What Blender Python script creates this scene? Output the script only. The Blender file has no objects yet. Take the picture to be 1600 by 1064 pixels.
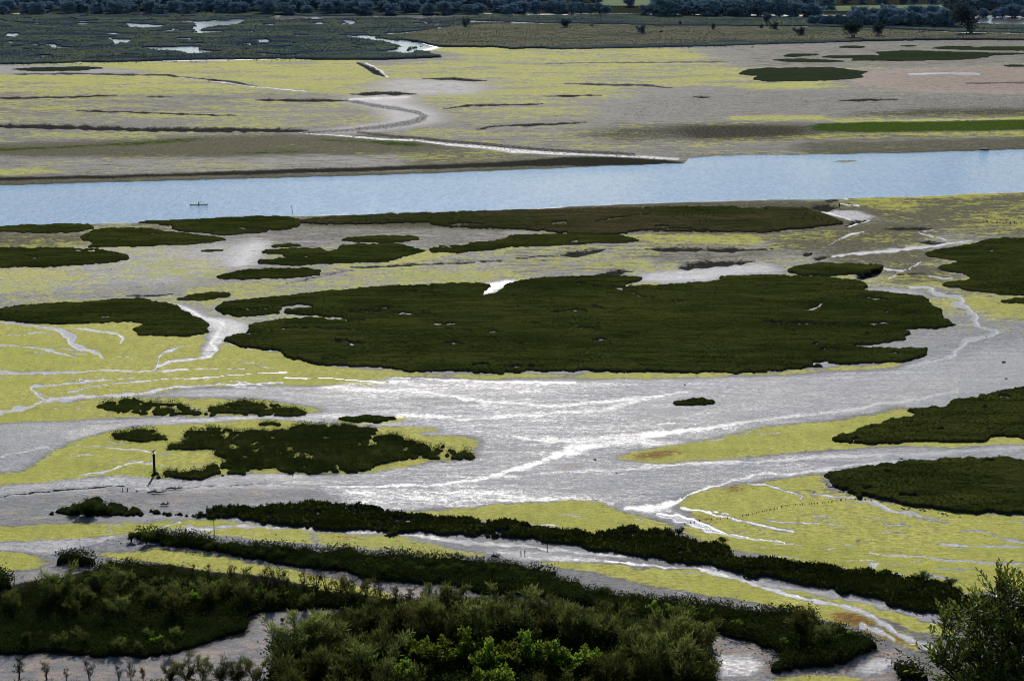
import bpy, math, random
import numpy as np
from mathutils import Vector

random.seed(7)
RNG = np.random.default_rng(11)
scn = bpy.context.scene
col = scn.collection
R = math.radians

# ------------------------------------------------------------------ camera
CAMH, F, YH = 90.0, 3000.0, -150.0
PITCH = math.atan((532.0 - YH) / F)
SP, CP = math.sin(PITCH), math.cos(PITCH)

def ground(u, v, z=0.0):
    """photo position -> point of the level z in the place (metres), and px per metre there"""
    a = (np.asarray(u, float) - 800.0) / F
    b = (532.0 - np.asarray(v, float)) / F
    t = (CAMH - z) / (SP - b * CP)
    return a * t, t * (CP + b * SP), F / t

def G(u, v, z=0.0):
    x, y, s = ground(u, v, z)
    return Vector((float(x), float(y), z))

def S(v):
    return float(ground(800, v)[2])

cam = bpy.data.cameras.new('camera')
cam.sensor_width = 36.0
cam.lens = 36.0 * F / 1600.0
cam.clip_start = 0.5
cam.clip_end = 60000
camo = bpy.data.objects.new('camera', cam)
camo.location = (0, 0, CAMH)
camo.rotation_euler = (math.pi / 2 - PITCH, 0, 0)
col.objects.link(camo)
scn.camera = camo

# ------------------------------------------------------------------ light
SUN_AZ, SUN_EL = -1.0, 32.0
w = bpy.data.worlds.new('World')
scn.world = w
w.use_nodes = True
nt = w.node_tree
sky = nt.nodes.new('ShaderNodeTexSky')
sky.sky_type = 'NISHITA'
sky.sun_disc = False
sky.sun_elevation = R(SUN_EL)
sky.sun_rotation = R(SUN_AZ)
sky.air_density = 1.0
sky.dust_density = 0.25
sky.ozone_density = 2.5
bg = nt.nodes.get('Background') or nt.nodes.new('ShaderNodeBackground')
bg.inputs[1].default_value = 0.10
nt.links.new(sky.outputs[0], bg.inputs[0])
sl = bpy.data.lights.new('sun', 'SUN')
sl.energy = 3.7
sl.angle = R(0.53)
sl.color = (1.0, 0.95, 0.88)
so = bpy.data.objects.new('sun', sl)
d = Vector((math.sin(R(SUN_AZ)) * math.cos(R(SUN_EL)), math.cos(R(SUN_AZ)) * math.cos(R(SUN_EL)), math.sin(R(SUN_EL))))
so.rotation_euler = d.to_track_quat('Z', 'Y').to_euler()
so.location = (0, 300, 300)
col.objects.link(so)
scn.view_settings.view_transform = 'Standard'
scn.view_settings.look = 'None'
scn.view_settings.exposure = 0
scn.view_settings.gamma = 1
scn.cycles.filter_width = 1.0

# ------------------------------------------------------------------ helpers
def tag(o, label=None, cat=None, group=None, kind=None):
    if label: o['label'] = label
    if cat: o['category'] = cat
    if group: o['group'] = group
    if kind: o['kind'] = kind
    return o

def empty(name, loc=(0, 0, 0), rz=0.0):
    o = bpy.data.objects.new(name, None)
    o.empty_display_size = 0.2
    o.location = loc
    o.rotation_euler = (0, 0, rz)
    col.objects.link(o)
    return o

def mesh_np(name, V, Fc, mat=None, parent=None, tint=None, smooth=False, link=True, attrs=None):
    """one mesh object from numpy arrays; Fc is a list of (m,k) index arrays"""
    if not isinstance(Fc, (list, tuple)):
        Fc = [Fc]
    V = np.asarray(V, dtype=np.float32)
    me = bpy.data.meshes.new(name)
    me.vertices.add(len(V))
    me.vertices.foreach_set('co', V.ravel())
    Fc = [np.asarray(f, dtype=np.int32) for f in Fc if len(f)]
    nl = sum(f.size for f in Fc)
    npoly = sum(len(f) for f in Fc)
    me.loops.add(nl)
    me.loops.foreach_set('vertex_index', np.concatenate([f.ravel() for f in Fc]))
    me.polygons.add(npoly)
    tot = np.concatenate([np.full(len(f), f.shape[1], np.int32) for f in Fc])
    st = np.concatenate([[0], np.cumsum(tot)[:-1]]).astype(np.int32)
    me.polygons.foreach_set('loop_start', st)
    if smooth:
        me.polygons.foreach_set('use_smooth', np.ones(npoly, bool))
    me.update(calc_edges=True)
    if tint is not None:
        a = me.attributes.new('tint', 'FLOAT', 'POINT')
        a.data.foreach_set('value', np.asarray(tint, np.float32))
    if attrs:
        for k, arr in attrs.items():
            a = me.attributes.new(k, 'FLOAT_COLOR', 'POINT')
            a.data.foreach_set('color', np.asarray(arr, np.float32).ravel())
    if mat:
        for m in (mat if isinstance(mat, (list, tuple)) else [mat]):
            me.materials.append(m)
    o = bpy.data.objects.new(name, me)
    if parent: o.parent = parent
    if link: col.objects.link(o)
    return o

class MB:
    """collects simple solids into one mesh"""
    def __init__(self): self.v = []; self.q = []; self.t = []; self.n = 0; self.tint = []
    def add(self, V, Q=None, T=None, tint=0.5):
        V = np.asarray(V, float)
        if Q is not None and len(Q): self.q.append(np.asarray(Q) + self.n)
        if T is not None and len(T): self.t.append(np.asarray(T) + self.n)
        self.v.append(V); self.n += len(V)
        self.tint.append(np.full(len(V), tint) if np.isscalar(tint) else np.asarray(tint))
    def tube(self, pts, rads, k=6, tint=0.5, cap=True):
        pts = np.asarray(pts, float); n = len(pts)
        ang = np.arange(k) * 2 * math.pi / k
        V = []
        for i in range(n):
            dv = pts[min(i + 1, n - 1)] - pts[max(i - 1, 0)]
            dv = dv / (np.linalg.norm(dv) + 1e-9)
            ref = np.array([1.0, 0, 0]) if abs(dv[0]) < 0.8 else np.array([0, 1.0, 0])
            a = np.cross(dv, ref); a /= np.linalg.norm(a)
            b = np.cross(dv, a)
            V.append(pts[i] + rads[i] * (np.cos(ang)[:, None] * a + np.sin(ang)[:, None] * b))
        V = np.concatenate(V)
        Q = []
        for i in range(n - 1):
            for j in range(k):
                Q.append((i * k + j, i * k + (j + 1) % k, (i + 1) * k + (j + 1) % k, (i + 1) * k + j))
        T = []
        if cap:
            V = np.concatenate([V, pts[:1], pts[-1:]])
            for j in range(k):
                T.append((n * k, (j + 1) % k, j))
                T.append((n * k + 1, (n - 1) * k + j, (n - 1) * k + (j + 1) % k))
        self.add(V, Q, T, tint)
    def blob(self, c, r, k=10, m=6, jit=0.0, rng=None, tint=0.5):
        """closed ellipsoid with optional bumps"""
        V = []
        for i in range(1, m):
            th = math.pi * i / m
            for j in range(k):
                ph = 2 * math.pi * j / k
                q = 1 + (rng.uniform(-jit, jit) if jit else 0)
                V.append((c[0] + q * r[0] * math.sin(th) * math.cos(ph), c[1] + q * r[1] * math.sin(th) * math.sin(ph), c[2] + q * r[2] * math.cos(th)))
        V.append((c[0], c[1], c[2] + r[2])); V.append((c[0], c[1], c[2] - r[2]))
        Q = [((i * k + j), ((i + 1) * k + j), ((i + 1) * k + (j + 1) % k), (i * k + (j + 1) % k)) for i in range(m - 2) for j in range(k)]
        T = [(len(V) - 2, j, (j + 1) % k) for j in range(k)] + [(len(V) - 1, (m - 2) * k + (j + 1) % k, (m - 2) * k + j) for j in range(k)]
        self.add(V, Q, T, tint)
    def box(self, c, h):
        c = np.asarray(c, float); h = np.asarray(h, float)
        V = [c + h * np.array(s) for s in [(-1,-1,-1),(1,-1,-1),(1,1,-1),(-1,1,-1),(-1,-1,1),(1,-1,1),(1,1,1),(-1,1,1)]]
        self.add(V, [(0,3,2,1),(4,5,6,7),(0,1,5,4),(1,2,6,5),(2,3,7,6),(3,0,4,7)])
    def build(self, name, mat, parent=None, smooth=False):
        fc = []
        if self.q: fc.append(np.concatenate(self.q))
        if self.t: fc.append(np.concatenate(self.t))
        return mesh_np(name, np.concatenate(self.v), fc, mat, parent, np.concatenate(self.tint), smooth)

# noise in numpy --------------------------------------------------------
_tabs = {}
def vn(x, y, seed=0):
    if seed not in _tabs:
        _tabs[seed] = np.random.default_rng(1000 + seed).random((256, 256))
    t = _tabs[seed]
    xi = np.floor(x).astype(np.int64); yi = np.floor(y).astype(np.int64)
    fx = x - xi; fy = y - yi
    fx = fx * fx * (3 - 2 * fx); fy = fy * fy * (3 - 2 * fy)
    x0 = xi & 255; x1 = (xi + 1) & 255; y0 = yi & 255; y1 = (yi + 1) & 255
    return (t[x0, y0] * (1 - fx) + t[x1, y0] * fx) * (1 - fy) + (t[x0, y1] * (1 - fx) + t[x1, y1] * fx) * fy

def fbm(x, y, seed=0, octv=4):
    r = 0; a = 0.5; n = 0
    for i in range(octv):
        r = r + a * vn(x * 2 ** i, y * 2 ** i, seed + i); n += a; a *= 0.5
    return r / n

def warp(U, V, amp, scale, seed=0):
    """shift positions by a world-space noise of amp metres"""
    X, Y, s = ground(U, V)
    dep = CAMH / np.maximum(Y, 1.0)
    n1 = fbm(X / scale, Y / scale, 40 + seed) - 0.5
    n2 = fbm(X / scale, Y / scale, 60 + seed) - 0.5
    return U + 2 * amp * s * n1, V + 2 * amp * s * dep * 1.6 * n2

def inpoly(U, V, P):
    P = np.asarray(P, float)
    ins = np.zeros(U.shape, bool)
    j = len(P) - 1
    for i in range(len(P)):
        (xi, yi), (xj, yj) = P[i], P[j]
        if yi != yj:
            c = ((yi > V) != (yj > V))
            ins ^= c & (U < (xj - xi) * (V - yi) / (yj - yi) + xi)
        j = i
    return ins

def segdist(U, V, P, W):
    """min over segments of (distance / half-width)"""
    best = np.full(U.shape, 9.0)
    W = [W] * len(P) if np.isscalar(W) else W
    for i in range(len(P) - 1):
        (x0, y0), (x1, y1) = P[i], P[i + 1]
        dx, dy = x1 - x0, y1 - y0
        t = np.clip(((U - x0) * dx + (V - y0) * dy) / (dx * dx + dy * dy + 1e-9), 0, 1)
        dd = np.hypot(U - x0 - t * dx, V - y0 - t * dy)
        best = np.minimum(best, dd / (W[i] + (W[i + 1] - W[i]) * t))
    return best

def boxblur(A, r0, r1):
    for ax, r in ((0, r0), (1, r1)):
        if r < 1: continue
        pad = [(0, 0), (0, 0)]; pad[ax] = (r + 1, r)
        c = np.cumsum(np.pad(A, pad, mode='edge'), axis=ax)
        n = 2 * r + 1
        A = (np.take(c, range(n, c.shape[ax]), ax) - np.take(c, range(0, c.shape[ax] - n), ax)) / n
    return A

def sstep(x, a, b):
    t = np.clip((x - a) / (b - a), 0, 1)
    return t * t * (3 - 2 * t)

# ------------------------------------------------------------------ materials
class NB:
    def __init__(self, name):
        self.m = bpy.data.materials.new(name); self.m.use_nodes = True
        self.t = self.m.node_tree; self.t.nodes.clear()
        self.out = self.t.nodes.new('ShaderNodeOutputMaterial')
    def n(self, typ, **kw):
        o = self.t.nodes.new(typ)
        for k, v in kw.items(): setattr(o, k, v)
        return o
    def set(self, sock, val):
        if hasattr(val, 'links'): self.t.links.new(val, sock)
        else: sock.default_value = val
    def math(self, op, a, b=0.0, c=0.0, clamp=False):
        o = self.n('ShaderNodeMath', operation=op, use_clamp=clamp)
        for i, x in enumerate((a, b, c)): self.set(o.inputs[i], x)
        return o.outputs[0]
    def noise(self, vec, scale, detail=4, rough=0.55, dist=0.0):
        o = self.n('ShaderNodeTexNoise')
        o.inputs['Scale'].default_value = scale; o.inputs['Detail'].default_value = detail
        o.inputs['Roughness'].default_value = rough; o.inputs['Distortion'].default_value = dist
        self.set(o.inputs['Vector'], vec)
        return o.outputs[0]
    def mapr(self, x, a, b, c=0.0, d=1.0, smooth=True):
        o = self.n('ShaderNodeMapRange', interpolation_type='SMOOTHSTEP' if smooth else 'LINEAR')
        for i, q in enumerate((x, a, b, c, d)): self.set(o.inputs[i], q)
        return o.outputs[0]
    def mix(self, f, a, b):
        o = self.n('ShaderNodeMix', data_type='RGBA')
        self.set(o.inputs[0], f)
        for i, x in ((6, a), (7, b)):
            self.set(o.inputs[i], x if hasattr(x, 'links') else (*x, 1.0))
        return o.outputs[2]
    def fmix(self, f, a, b):
        o = self.n('ShaderNodeMix', data_type='FLOAT')
        for i, x in ((0, f), (2, a), (3, b)): self.set(o.inputs[i], x)
        return o.outputs[0]
    def pos(self, sc=(1, 1, 1)):
        g = self.n('ShaderNodeNewGeometry')
        mp = self.n('ShaderNodeMapping'); mp.inputs['Scale'].default_value = sc
        self.t.links.new(g.outputs['Position'], mp.inputs['Vector'])
        return mp.outputs[0]
    def attr(self, name):
        o = self.n('ShaderNodeAttribute', attribute_name=name)
        return o
    def bsdf(self, color, rough=0.8, spec=0.5, bump=None, bstr=0.5, bdist=0.1, **kw):
        b = self.n('ShaderNodeBsdfPrincipled')
        self.set(b.inputs['Base Color'], color if hasattr(color, 'links') else (*color, 1.0))
        self.set(b.inputs['Roughness'], rough)
        self.set(b.inputs['Specular IOR Level'], spec)
        for k, v in kw.items(): self.set(b.inputs[k], v)
        if bump is not None:
            bn = self.n('ShaderNodeBump'); self.set(bn.inputs['Strength'], bstr); bn.inputs['Distance'].default_value = bdist
            self.set(bn.inputs['Height'], bump)
            self.t.links.new(bn.outputs[0], b.inputs['Normal'])
        return b
    def finish(self, sh):
        self.t.links.new(sh, self.out.inputs[0]); return self.m

def leaf_mat(name, c0, c1, c2=None, trans=0.35, rough=0.55, spec=0.35, patch=0.08, patchmix=0.6, vary=False):
    """foliage: tint per leaf, slow patches across the place, light through the leaves"""
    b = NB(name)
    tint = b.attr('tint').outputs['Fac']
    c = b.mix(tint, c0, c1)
    n3 = b.mapr(b.noise(b.pos((0.08, 0.30, 1)), 1.0, 6, 0.65, 0.8), 0.40, 0.62)
    if c2 is not None:
        n = b.mapr(b.noise(b.pos(), patch, 3, 0.6), 0.42, 0.62)
        c = b.mix(b.math('MULTIPLY', n, patchmix), c, c2)
        n4 = b.mapr(b.noise(b.pos((0.6, 1, 1)), 0.018, 3, 0.55), 0.42, 0.62)
        c = b.mix(b.math('MULTIPLY', n4, 0.55), c, c2)
        c = b.mix(b.math('MULTIPLY', n3, 0.6), c, c0)
    oi = b.n('ShaderNodeObjectInfo')
    hs = b.n('ShaderNodeHueSaturation'); hs.inputs['Saturation'].default_value = 1.0
    b.set(hs.inputs['Value'], b.mapr(oi.outputs['Random'], 0.0, 1.0, 0.50, 1.50, False)); b.set(hs.inputs['Hue'], b.mapr(oi.outputs['Random'], 0.0, 1.0, 0.485, 0.515, False)); b.set(hs.inputs['Color'], c)
    if vary: c = hs.outputs[0]
    p = b.bsdf(c, rough, spec)
    tr = b.n('ShaderNodeBsdfTranslucent'); b.set(tr.inputs[0], c)
    mx = b.n('ShaderNodeMixShader'); mx.inputs[0].default_value = trans
    b.t.links.new(p.outputs[0], mx.inputs[1]); b.t.links.new(tr.outputs[0], mx.inputs[2])
    return b.finish(mx.outputs[0])

def plain_mat(name, c0, c1, scale=3.0, rough=0.8, spec=0.3, bs=0.3, bd=0.05):
    b = NB(name)
    n = b.noise(b.pos(), scale, 5, 0.6)
    c = b.mix(b.mapr(n, 0.35, 0.65), c0, c1)
    return b.finish(b.bsdf(c, rough, spec, n, bs, bd).outputs[0])

M = {}
M['grass_dark'] = leaf_mat('marsh_grass', (0.009, 0.016, 0.004), (0.046, 0.060, 0.012), (0.060, 0.067, 0.014), 0.22, 1.0, 0.0, 0.045, 0.55)
M['grass_cool'] = leaf_mat('cool_marsh_grass', (0.020, 0.034, 0.018), (0.046, 0.066, 0.030), (0.052, 0.060, 0.028), 0.22, 1.0, 0.0, 0.03, 0.5)
M['grass_brown'] = leaf_mat('brown_marsh_grass', (0.016, 0.028, 0.006), (0.062, 0.074, 0.017), (0.110, 0.078, 0.044), 0.22, 1.0, 0.0, 0.03, 0.7)
M['grass_far'] = leaf_mat('haze_tinted_marsh_grass', (0.038, 0.058, 0.080), (0.065, 0.088, 0.090), (0.135, 0.160, 0.085), 0.22, 1.0, 0.0, 0.03, 0.7)  # bluish tones paint distance haze into the grass
M['grass_dry'] = leaf_mat('dry_grass', (0.070, 0.094, 0.074), (0.15, 0.155, 0.085), (0.24, 0.20, 0.135), 0.22, 1.0, 0.0, 0.02, 0.8)
M['scrub'] = leaf_mat('scrub_leaves', (0.010, 0.018, 0.005), (0.070, 0.086, 0.018), (0.036, 0.058, 0.012), 0.35, 0.9, 0.03, 0.1, 0.6)
M['tamarisk'] = leaf_mat('tamarisk_sprays', (0.018, 0.026, 0.007), (0.320, 0.340, 0.085), (0.110, 0.120, 0.028), 0.45, 0.9, 0.03, 0.12, 0.5, vary=True)
M['dark_sprays'] = leaf_mat('dark_sprays', (0.014, 0.018, 0.007), (0.075, 0.075, 0.030), (0.040, 0.045, 0.014), 0.35, 0.9, 0.03, 0.12, 0.5, vary=True)
M['bright'] = leaf_mat('bright_leaves', (0.050, 0.085, 0.012), (0.360, 0.440, 0.050), (0.20, 0.29, 0.032), 0.62, 0.6, 0.12, 0.25, 0.4, vary=True)
M['bush'] = leaf_mat('bush_leaves', (0.012, 0.022, 0.006), (0.120, 0.150, 0.026), (0.055, 0.090, 0.014), 0.38, 0.8, 0.06, 0.15, 0.5, vary=True)
M['laurel'] = leaf_mat('glossy_leaves', (0.026, 0.040, 0.007), (0.210, 0.250, 0.030), None, 0.50, 0.42, 0.30)
M['far_tree'] = leaf_mat('far_tree_leaves', (0.200, 0.290, 0.400), (0.225, 0.315, 0.390), (0.215, 0.290, 0.275), 0.12, 1.0, 0.0, 0.012, 0.7, vary=False)  # pale blue imitates distance haze in the leaf colour
M['far_shrub'] = leaf_mat('far_shrub_leaves', (0.050, 0.080, 0.120), (0.10, 0.135, 0.130), (0.09, 0.125, 0.095), 0.35, 1.0, 0.0, 0.02, 0.6, vary=True)  # blue cast painted in as haze over the far shrubs
def turf_mat(name, mud, c0, c1, c2, sc=0.06):
    b = NB(name)
    t = b.attr('tint').outputs['Fac']
    n1 = b.mapr(b.noise(b.pos((0.5, 1, 1)), sc, 5, 0.6, 0.4), 0.36, 0.64)
    n2 = b.noise(b.pos(), 1.7, 6, 0.7)
    c = b.mix(b.mapr(n2, 0.32, 0.68), c0, c1)
    c = b.mix(b.math('MULTIPLY', n1, 0.7), c, c2)
    n4 = b.mapr(b.noise(b.pos((0.6, 1, 1)), 0.018, 3, 0.55), 0.42, 0.62)
    c = b.mix(b.math('MULTIPLY', n4, 0.6), c, c2)
    n3 = b.mapr(b.noise(b.pos((0.08, 0.30, 1)), 1.0, 6, 0.65, 0.8), 0.40, 0.62)
    c = b.mix(b.math('MULTIPLY', n3, 0.55), c, c0)
    c = b.mix(b.mapr(t, 0.55, 0.95), mud, c)
    return b.finish(b.bsdf(c, 1.0, 0.0, n2, 0.35, 0.2).outputs[0])
M['turf_dark'] = turf_mat('marsh_turf', (0.034, 0.030, 0.021), (0.009, 0.016, 0.004), (0.044, 0.056, 0.012), (0.062, 0.068, 0.015))
M['turf_cool'] = turf_mat('cool_marsh_turf', (0.03, 0.036, 0.036), (0.022, 0.036, 0.020), (0.044, 0.064, 0.030), (0.050, 0.060, 0.030), 0.03)
M['turf_brown'] = turf_mat('brown_marsh_turf', (0.026, 0.024, 0.016), (0.016, 0.028, 0.006), (0.056, 0.066, 0.016), (0.105, 0.074, 0.042), 0.03)
M['turf_far'] = turf_mat('haze_tinted_marsh_turf', (0.034, 0.052, 0.080), (0.034, 0.052, 0.074), (0.050, 0.072, 0.090), (0.140, 0.165, 0.085), 0.035)  # distance haze and creek-bank shade painted into the blue tones
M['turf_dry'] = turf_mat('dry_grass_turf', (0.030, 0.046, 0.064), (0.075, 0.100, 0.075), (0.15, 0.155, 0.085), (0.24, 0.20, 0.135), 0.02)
M['turf_scrub'] = turf_mat('scrub_soil', (0.014, 0.012, 0.009), (0.010, 0.014, 0.005), (0.026, 0.034, 0.009), (0.020, 0.026, 0.008))
M['bark'] = plain_mat('bark', (0.025, 0.020, 0.015), (0.07, 0.055, 0.04), 12, 0.9, 0.15)
M['far_bark'] = plain_mat('far_bark', (0.05, 0.06, 0.08), (0.10, 0.11, 0.12), 1, 0.95, 0.05)  # bluish because haze is put into the colour
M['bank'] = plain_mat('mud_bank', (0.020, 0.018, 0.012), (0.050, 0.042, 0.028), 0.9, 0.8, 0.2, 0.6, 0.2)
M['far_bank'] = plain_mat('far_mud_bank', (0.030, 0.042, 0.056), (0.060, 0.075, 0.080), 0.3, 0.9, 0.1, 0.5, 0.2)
M['stone'] = plain_mat('dark_stone', (0.03, 0.028, 0.025), (0.10, 0.09, 0.075), 5, 0.75, 0.35)
M['wood'] = plain_mat('weathered_wood', (0.018, 0.015, 0.012), (0.05, 0.042, 0.034), 9, 0.85, 0.2)
M['pale_wood'] = plain_mat('pale_pole', (0.30, 0.24, 0.15), (0.45, 0.38, 0.25), 6, 0.8, 0.2)
M['bird'] = plain_mat('dark_plumage', (0.010, 0.010, 0.012), (0.035, 0.033, 0.034), 20, 0.7, 0.3)
M['kayak'] = plain_mat('yellow_hull', (0.26, 0.15, 0.008), (0.34, 0.20, 0.010), 2, 0.6, 0.1, 0.02)
M['black'] = plain_mat('black_rubber', (0.01, 0.01, 0.012), (0.02, 0.02, 0.022), 8, 0.6, 0.3)
M['jacket'] = plain_mat('dark_jacket', (0.012, 0.014, 0.024), (0.025, 0.027, 0.04), 9, 0.8, 0.2)
M['skin'] = plain_mat('skin', (0.35, 0.20, 0.13), (0.42, 0.25, 0.17), 15, 0.6, 0.3)
M['hair'] = plain_mat('dark_hair', (0.012, 0.009, 0.007), (0.03, 0.022, 0.016), 40, 0.6, 0.3)
M['trousers'] = plain_mat('dark_trousers', (0.010, 0.011, 0.014), (0.022, 0.022, 0.026), 12, 0.85, 0.2)
M['hillside'] = plain_mat('hillside_turf', (0.03, 0.045, 0.012), (0.08, 0.085, 0.03), 0.6, 0.95, 0.05, 0.5, 0.2)

# ================================================================== TIDAL FLAT
LB = [(-60, 352), (0, 350), (90, 346), (200, 344), (330, 340), (440, 334), (620, 330), (800, 325.5), (900, 319), (1060, 312), (1200, 309), (1300, 307), (1330, 305.5), (1450, 302), (1600, 296.5), (1680, 294)]
UB = [(-60, 294), (0, 290.5), (100, 288), (200, 285), (350, 281), (500, 277), (640, 273), (800, 267), (950, 260.5), (1040, 257), (1085, 255), (1110, 251), (1050, 247.5), (1100, 244.5), (1180, 243.5), (1300, 242.5), (1420, 240), (1500, 237.5), (1600, 234.5), (1680, 232)]

ug = np.concatenate([[-9000, -4000, -2000, -1000, -600, -400, -300, -200, -150], np.arange(-100, 1701, 2.0), [1750, 1800, 1900, 2000, 2200, 2600, 3600, 5600, 10600]])
vg = np.concatenate([[-146, -143, -138, -130, -115, -100, -80, -60, -45, -32, -22, -14, -8, -4], np.arange(0, 112, 0.8), np.arange(112, 360, 1.2), np.arange(360, 1092, 1.6), [1096, 1104, 1120, 1150, 1200, 1300, 1450, 1700, 2200, 3000]])
UU, VV = np.meshgrid(ug, vg)
UC = np.clip(UU, -30, 1630)
GX, GY, GS = ground(UU, VV)
W1u, W1v = warp(UC, VV, 1.1, 9.0, 0)       # soft large bends
W2u, W2v = warp(W1u, W1v, 0.45, 2.2, 7)    # ragged small edge

Fd = {k: np.zeros(UU.shape) for k in ('alg', 'wet', 'film', 'org', 'tan', 'olv', 'grn', 'drk', 'hgt')}

def window(P, pad):
    P = np.asarray(P, float)
    i0 = np.searchsorted(vg, P[:, 1].min() - pad); i1 = np.searchsorted(vg, P[:, 1].max() + pad) + 1
    j0 = np.searchsorted(ug, P[:, 0].min() - pad * 3); j1 = np.searchsorted(ug, P[:, 0].max() + pad * 3) + 1
    if P[:, 0].min() <= -20: j0 = 0
    if P[:, 0].max() >= 1620: j1 = len(ug)
    return slice(max(i0, 0), min(i1, len(vg))), slice(max(j0, 0), min(j1, len(ug)))

def area(P, soft=2, rag=2, **vals):
    """lay a patch on the flat; each keyword sets one property towards its value"""
    wn = window(P, 25)
    a, b = (W2u, W2v) if rag == 2 else (W1u, W1v) if rag == 1 else (UC, VV)
    m = inpoly(a[wn], b[wn], P).astype(float)
    if soft: m = boxblur(m, soft, soft * (6 if np.mean([p[1] for p in P]) < 240 else 4))
    for k, v in vals.items():
        st = 1.0
        if isinstance(v, tuple): v, st = v
        Fd[k][wn] += (v - Fd[k][wn]) * m * st

srng = np.random.default_rng(3)
def wobble(P, W, taper=False, jit=0.5):
    """resample a line with uneven width and small sideways wander"""
    P = np.asarray(P, float); W = np.full(len(P), float(W)) if np.isscalar(W) else np.asarray(W, float)
    t = np.concatenate([[0], np.cumsum(np.hypot(*np.diff(P, axis=0).T))])
    n = int(np.clip(t[-1] / 9, 6, 70)); q = np.linspace(0, t[-1], n)
    w_ = np.interp(q, t, W) * srng.uniform(0.45, 1.35, n)
    x = np.interp(q, t, P[:, 0]) + srng.normal(0, 1.2 * jit, n); y = np.interp(q, t, P[:, 1]) + srng.normal(0, 0.7 * jit, n)
    if taper: w_ = w_ * np.clip(np.minimum(np.arange(n), np.arange(n)[::-1]) / 3 + 0.25, 0, 1)
    return list(zip(x, y)), list(np.maximum(w_, 0.25))

def stroke(P, W, soft=0.6, rag=2, **vals):
    wn = window(P, 30)
    a, b = (W2u, W2v) if rag == 2 else (W1u, W1v) if rag == 1 else (UC, VV)
    dd = segdist(a[wn], b[wn], P, W)
    m = 1 - sstep(dd, 1 - soft * 0.5, 1 + soft)
    for k, v in vals.items():
        st = 1.0
        if isinstance(v, tuple): v, st = v
        Fd[k][wn] += (v - Fd[k][wn]) * m * st

def zones(k, pts):
    Fd[k][:] = np.interp(VV, [p[0] for p in pts], [p[1] for p in pts])

zones('alg', [(-200, 0.0), (85, 0.1), (95, 0.56), (150, 0.54), (175, 0.42), (240, 0.33), (290, 0.2), (300, 0.2), (350, 0.25), (400, 0.43), (470, 0.44), (500, 0.3), (540, 0.1), (600, 0.0), (780, 0.05), (1100, 0.1)])
zones('wet', [(-200, 0.2), (95, 0.25), (160, 0.3), (240, 0.3), (300, 0.4), (350, 0.45), (450, 0.5), (560, 0.65), (600, 0.75), (780, 0.75), (860, 0.6), (1064, 0.4)])
zones('film', [(-200, 0.0), (60, 0.1), (98, 0.20), (200, 0.22), (340, 0.22), (380, 0.30), (470, 0.30), (560, 0.33), (640, 0.42), (760, 0.44), (820, 0.32), (900, 0.2), (1064, 0.15)])
zones('olv', [(-200, 0.4), (95, 0.18), (150, 0.25), (200, 0.34), (285, 0.45), (340, 0.45), (420, 0.38), (480, 0.2), (540, 0.0), (1100, 0.1)])
zones('grn', [(-200, 0.55), (60, 0.4), (92, 0.1), (100, 0.0), (1100, 0.0)])
zones('drk', [(-200, 0.35), (60, 0.3), (95, 0.05), (200, 0.16), (290, 0.2), (350, 0.16), (480, 0.1), (600, 0.0), (1100, 0.0)])

# --- far shore of the river
area([(-60, 20), (800, 20), (830, 40), (640, 60), (690, 74), (650, 84), (400, 94), (-60, 100)], 1, 0, film=0.97, alg=0.0, grn=0, olv=0, drk=0)
area([(-60, -140), (1660, -140), (1660, 30), (1300, 24), (900, 21), (-60, 21)], 1, 0, drk=0.9, grn=0.6, film=0, alg=0)
area([(800, 22), (1660, 26), (1660, 54), (800, 40)], 1, 0, film=0.97, alg=0.0, grn=0, olv=0, drk=0)
area([(-60, 100), (250, 97), (540, 96), (560, 110), (600, 120), (660, 130), (500, 138), (300, 138), (-60, 145)], 4, 1, alg=0.66, olv=0.2, drk=0.1)
area([(-60, 101), (110, 102), (250, 112), (120, 117), (-60, 118)], 2, 1, alg=0.15, wet=0.5)
area([(640, 77), (760, 76), (1120, 74), (1120, 96), (1000, 105), (800, 112), (680, 104)], 3, 1, alg=0.60, drk=0.08)
area([(650, 75), (780, 74), (780, 82), (690, 84)], 1, 1, alg=0.85)
area([(-60, 145), (500, 140), (540, 157), (400, 175), (-60, 185)], 4, 1, alg=0.42, olv=0.4)
area([(620, 78), (720, 82), (680, 95), (620, 98), (590, 105), (575, 96)], 2, 1, alg=0.2)
area([(600, 122), (760, 128), (770, 150), (690, 150), (560, 148)], 3, 1, alg=0.25, wet=0.6, olv=0.3)
area([(1100, 135), (1320, 142), (1600, 148), (1660, 170), (1100, 185), (960, 190), (930, 160)], 4, 1, alg=0.12, wet=0.45, olv=0.35, drk=0.36)
area([(1140, 76), (1620, 66), (1660, 100), (1300, 108), (1130, 104)], 4, 1, alg=0.12, olv=0.5, tan=0.25, wet=0.4)
area([(1360, 117), (1450, 110), (1660, 100), (1660, 146), (1500, 142), (1360, 136), (1400, 128)], 3, 1, tan=0.95, alg=0.0, olv=0.15, drk=0.0, wet=0.15, film=0.0)
area([(1290, 116), (1420, 106), (1560, 104), (1660, 100), (1660, 150), (1450, 146), (1330, 134)], 2, 1, tan=0.62, alg=0.0, film=0)
stroke([(1420, 116), (1480, 115), (1530, 116)], 1.3, drk=0.0, film=0.9, tan=0.0)
stroke([(1510, 131), (1560, 130), (1650, 129)], 1.3, drk=0.7, film=0.5)
area([(1150, 133), (1250, 131), (1290, 137), (1180, 139)], 2, 1, alg=0.9)
area([(1260, 195), (1320, 192), (1500, 189), (1680, 185), (1680, 202), (1500, 205), (1330, 208), (1270, 205)], 2, 1, grn=1.0, alg=0.0, olv=0.2, drk=0.0, film=0, wet=0.1)
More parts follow.
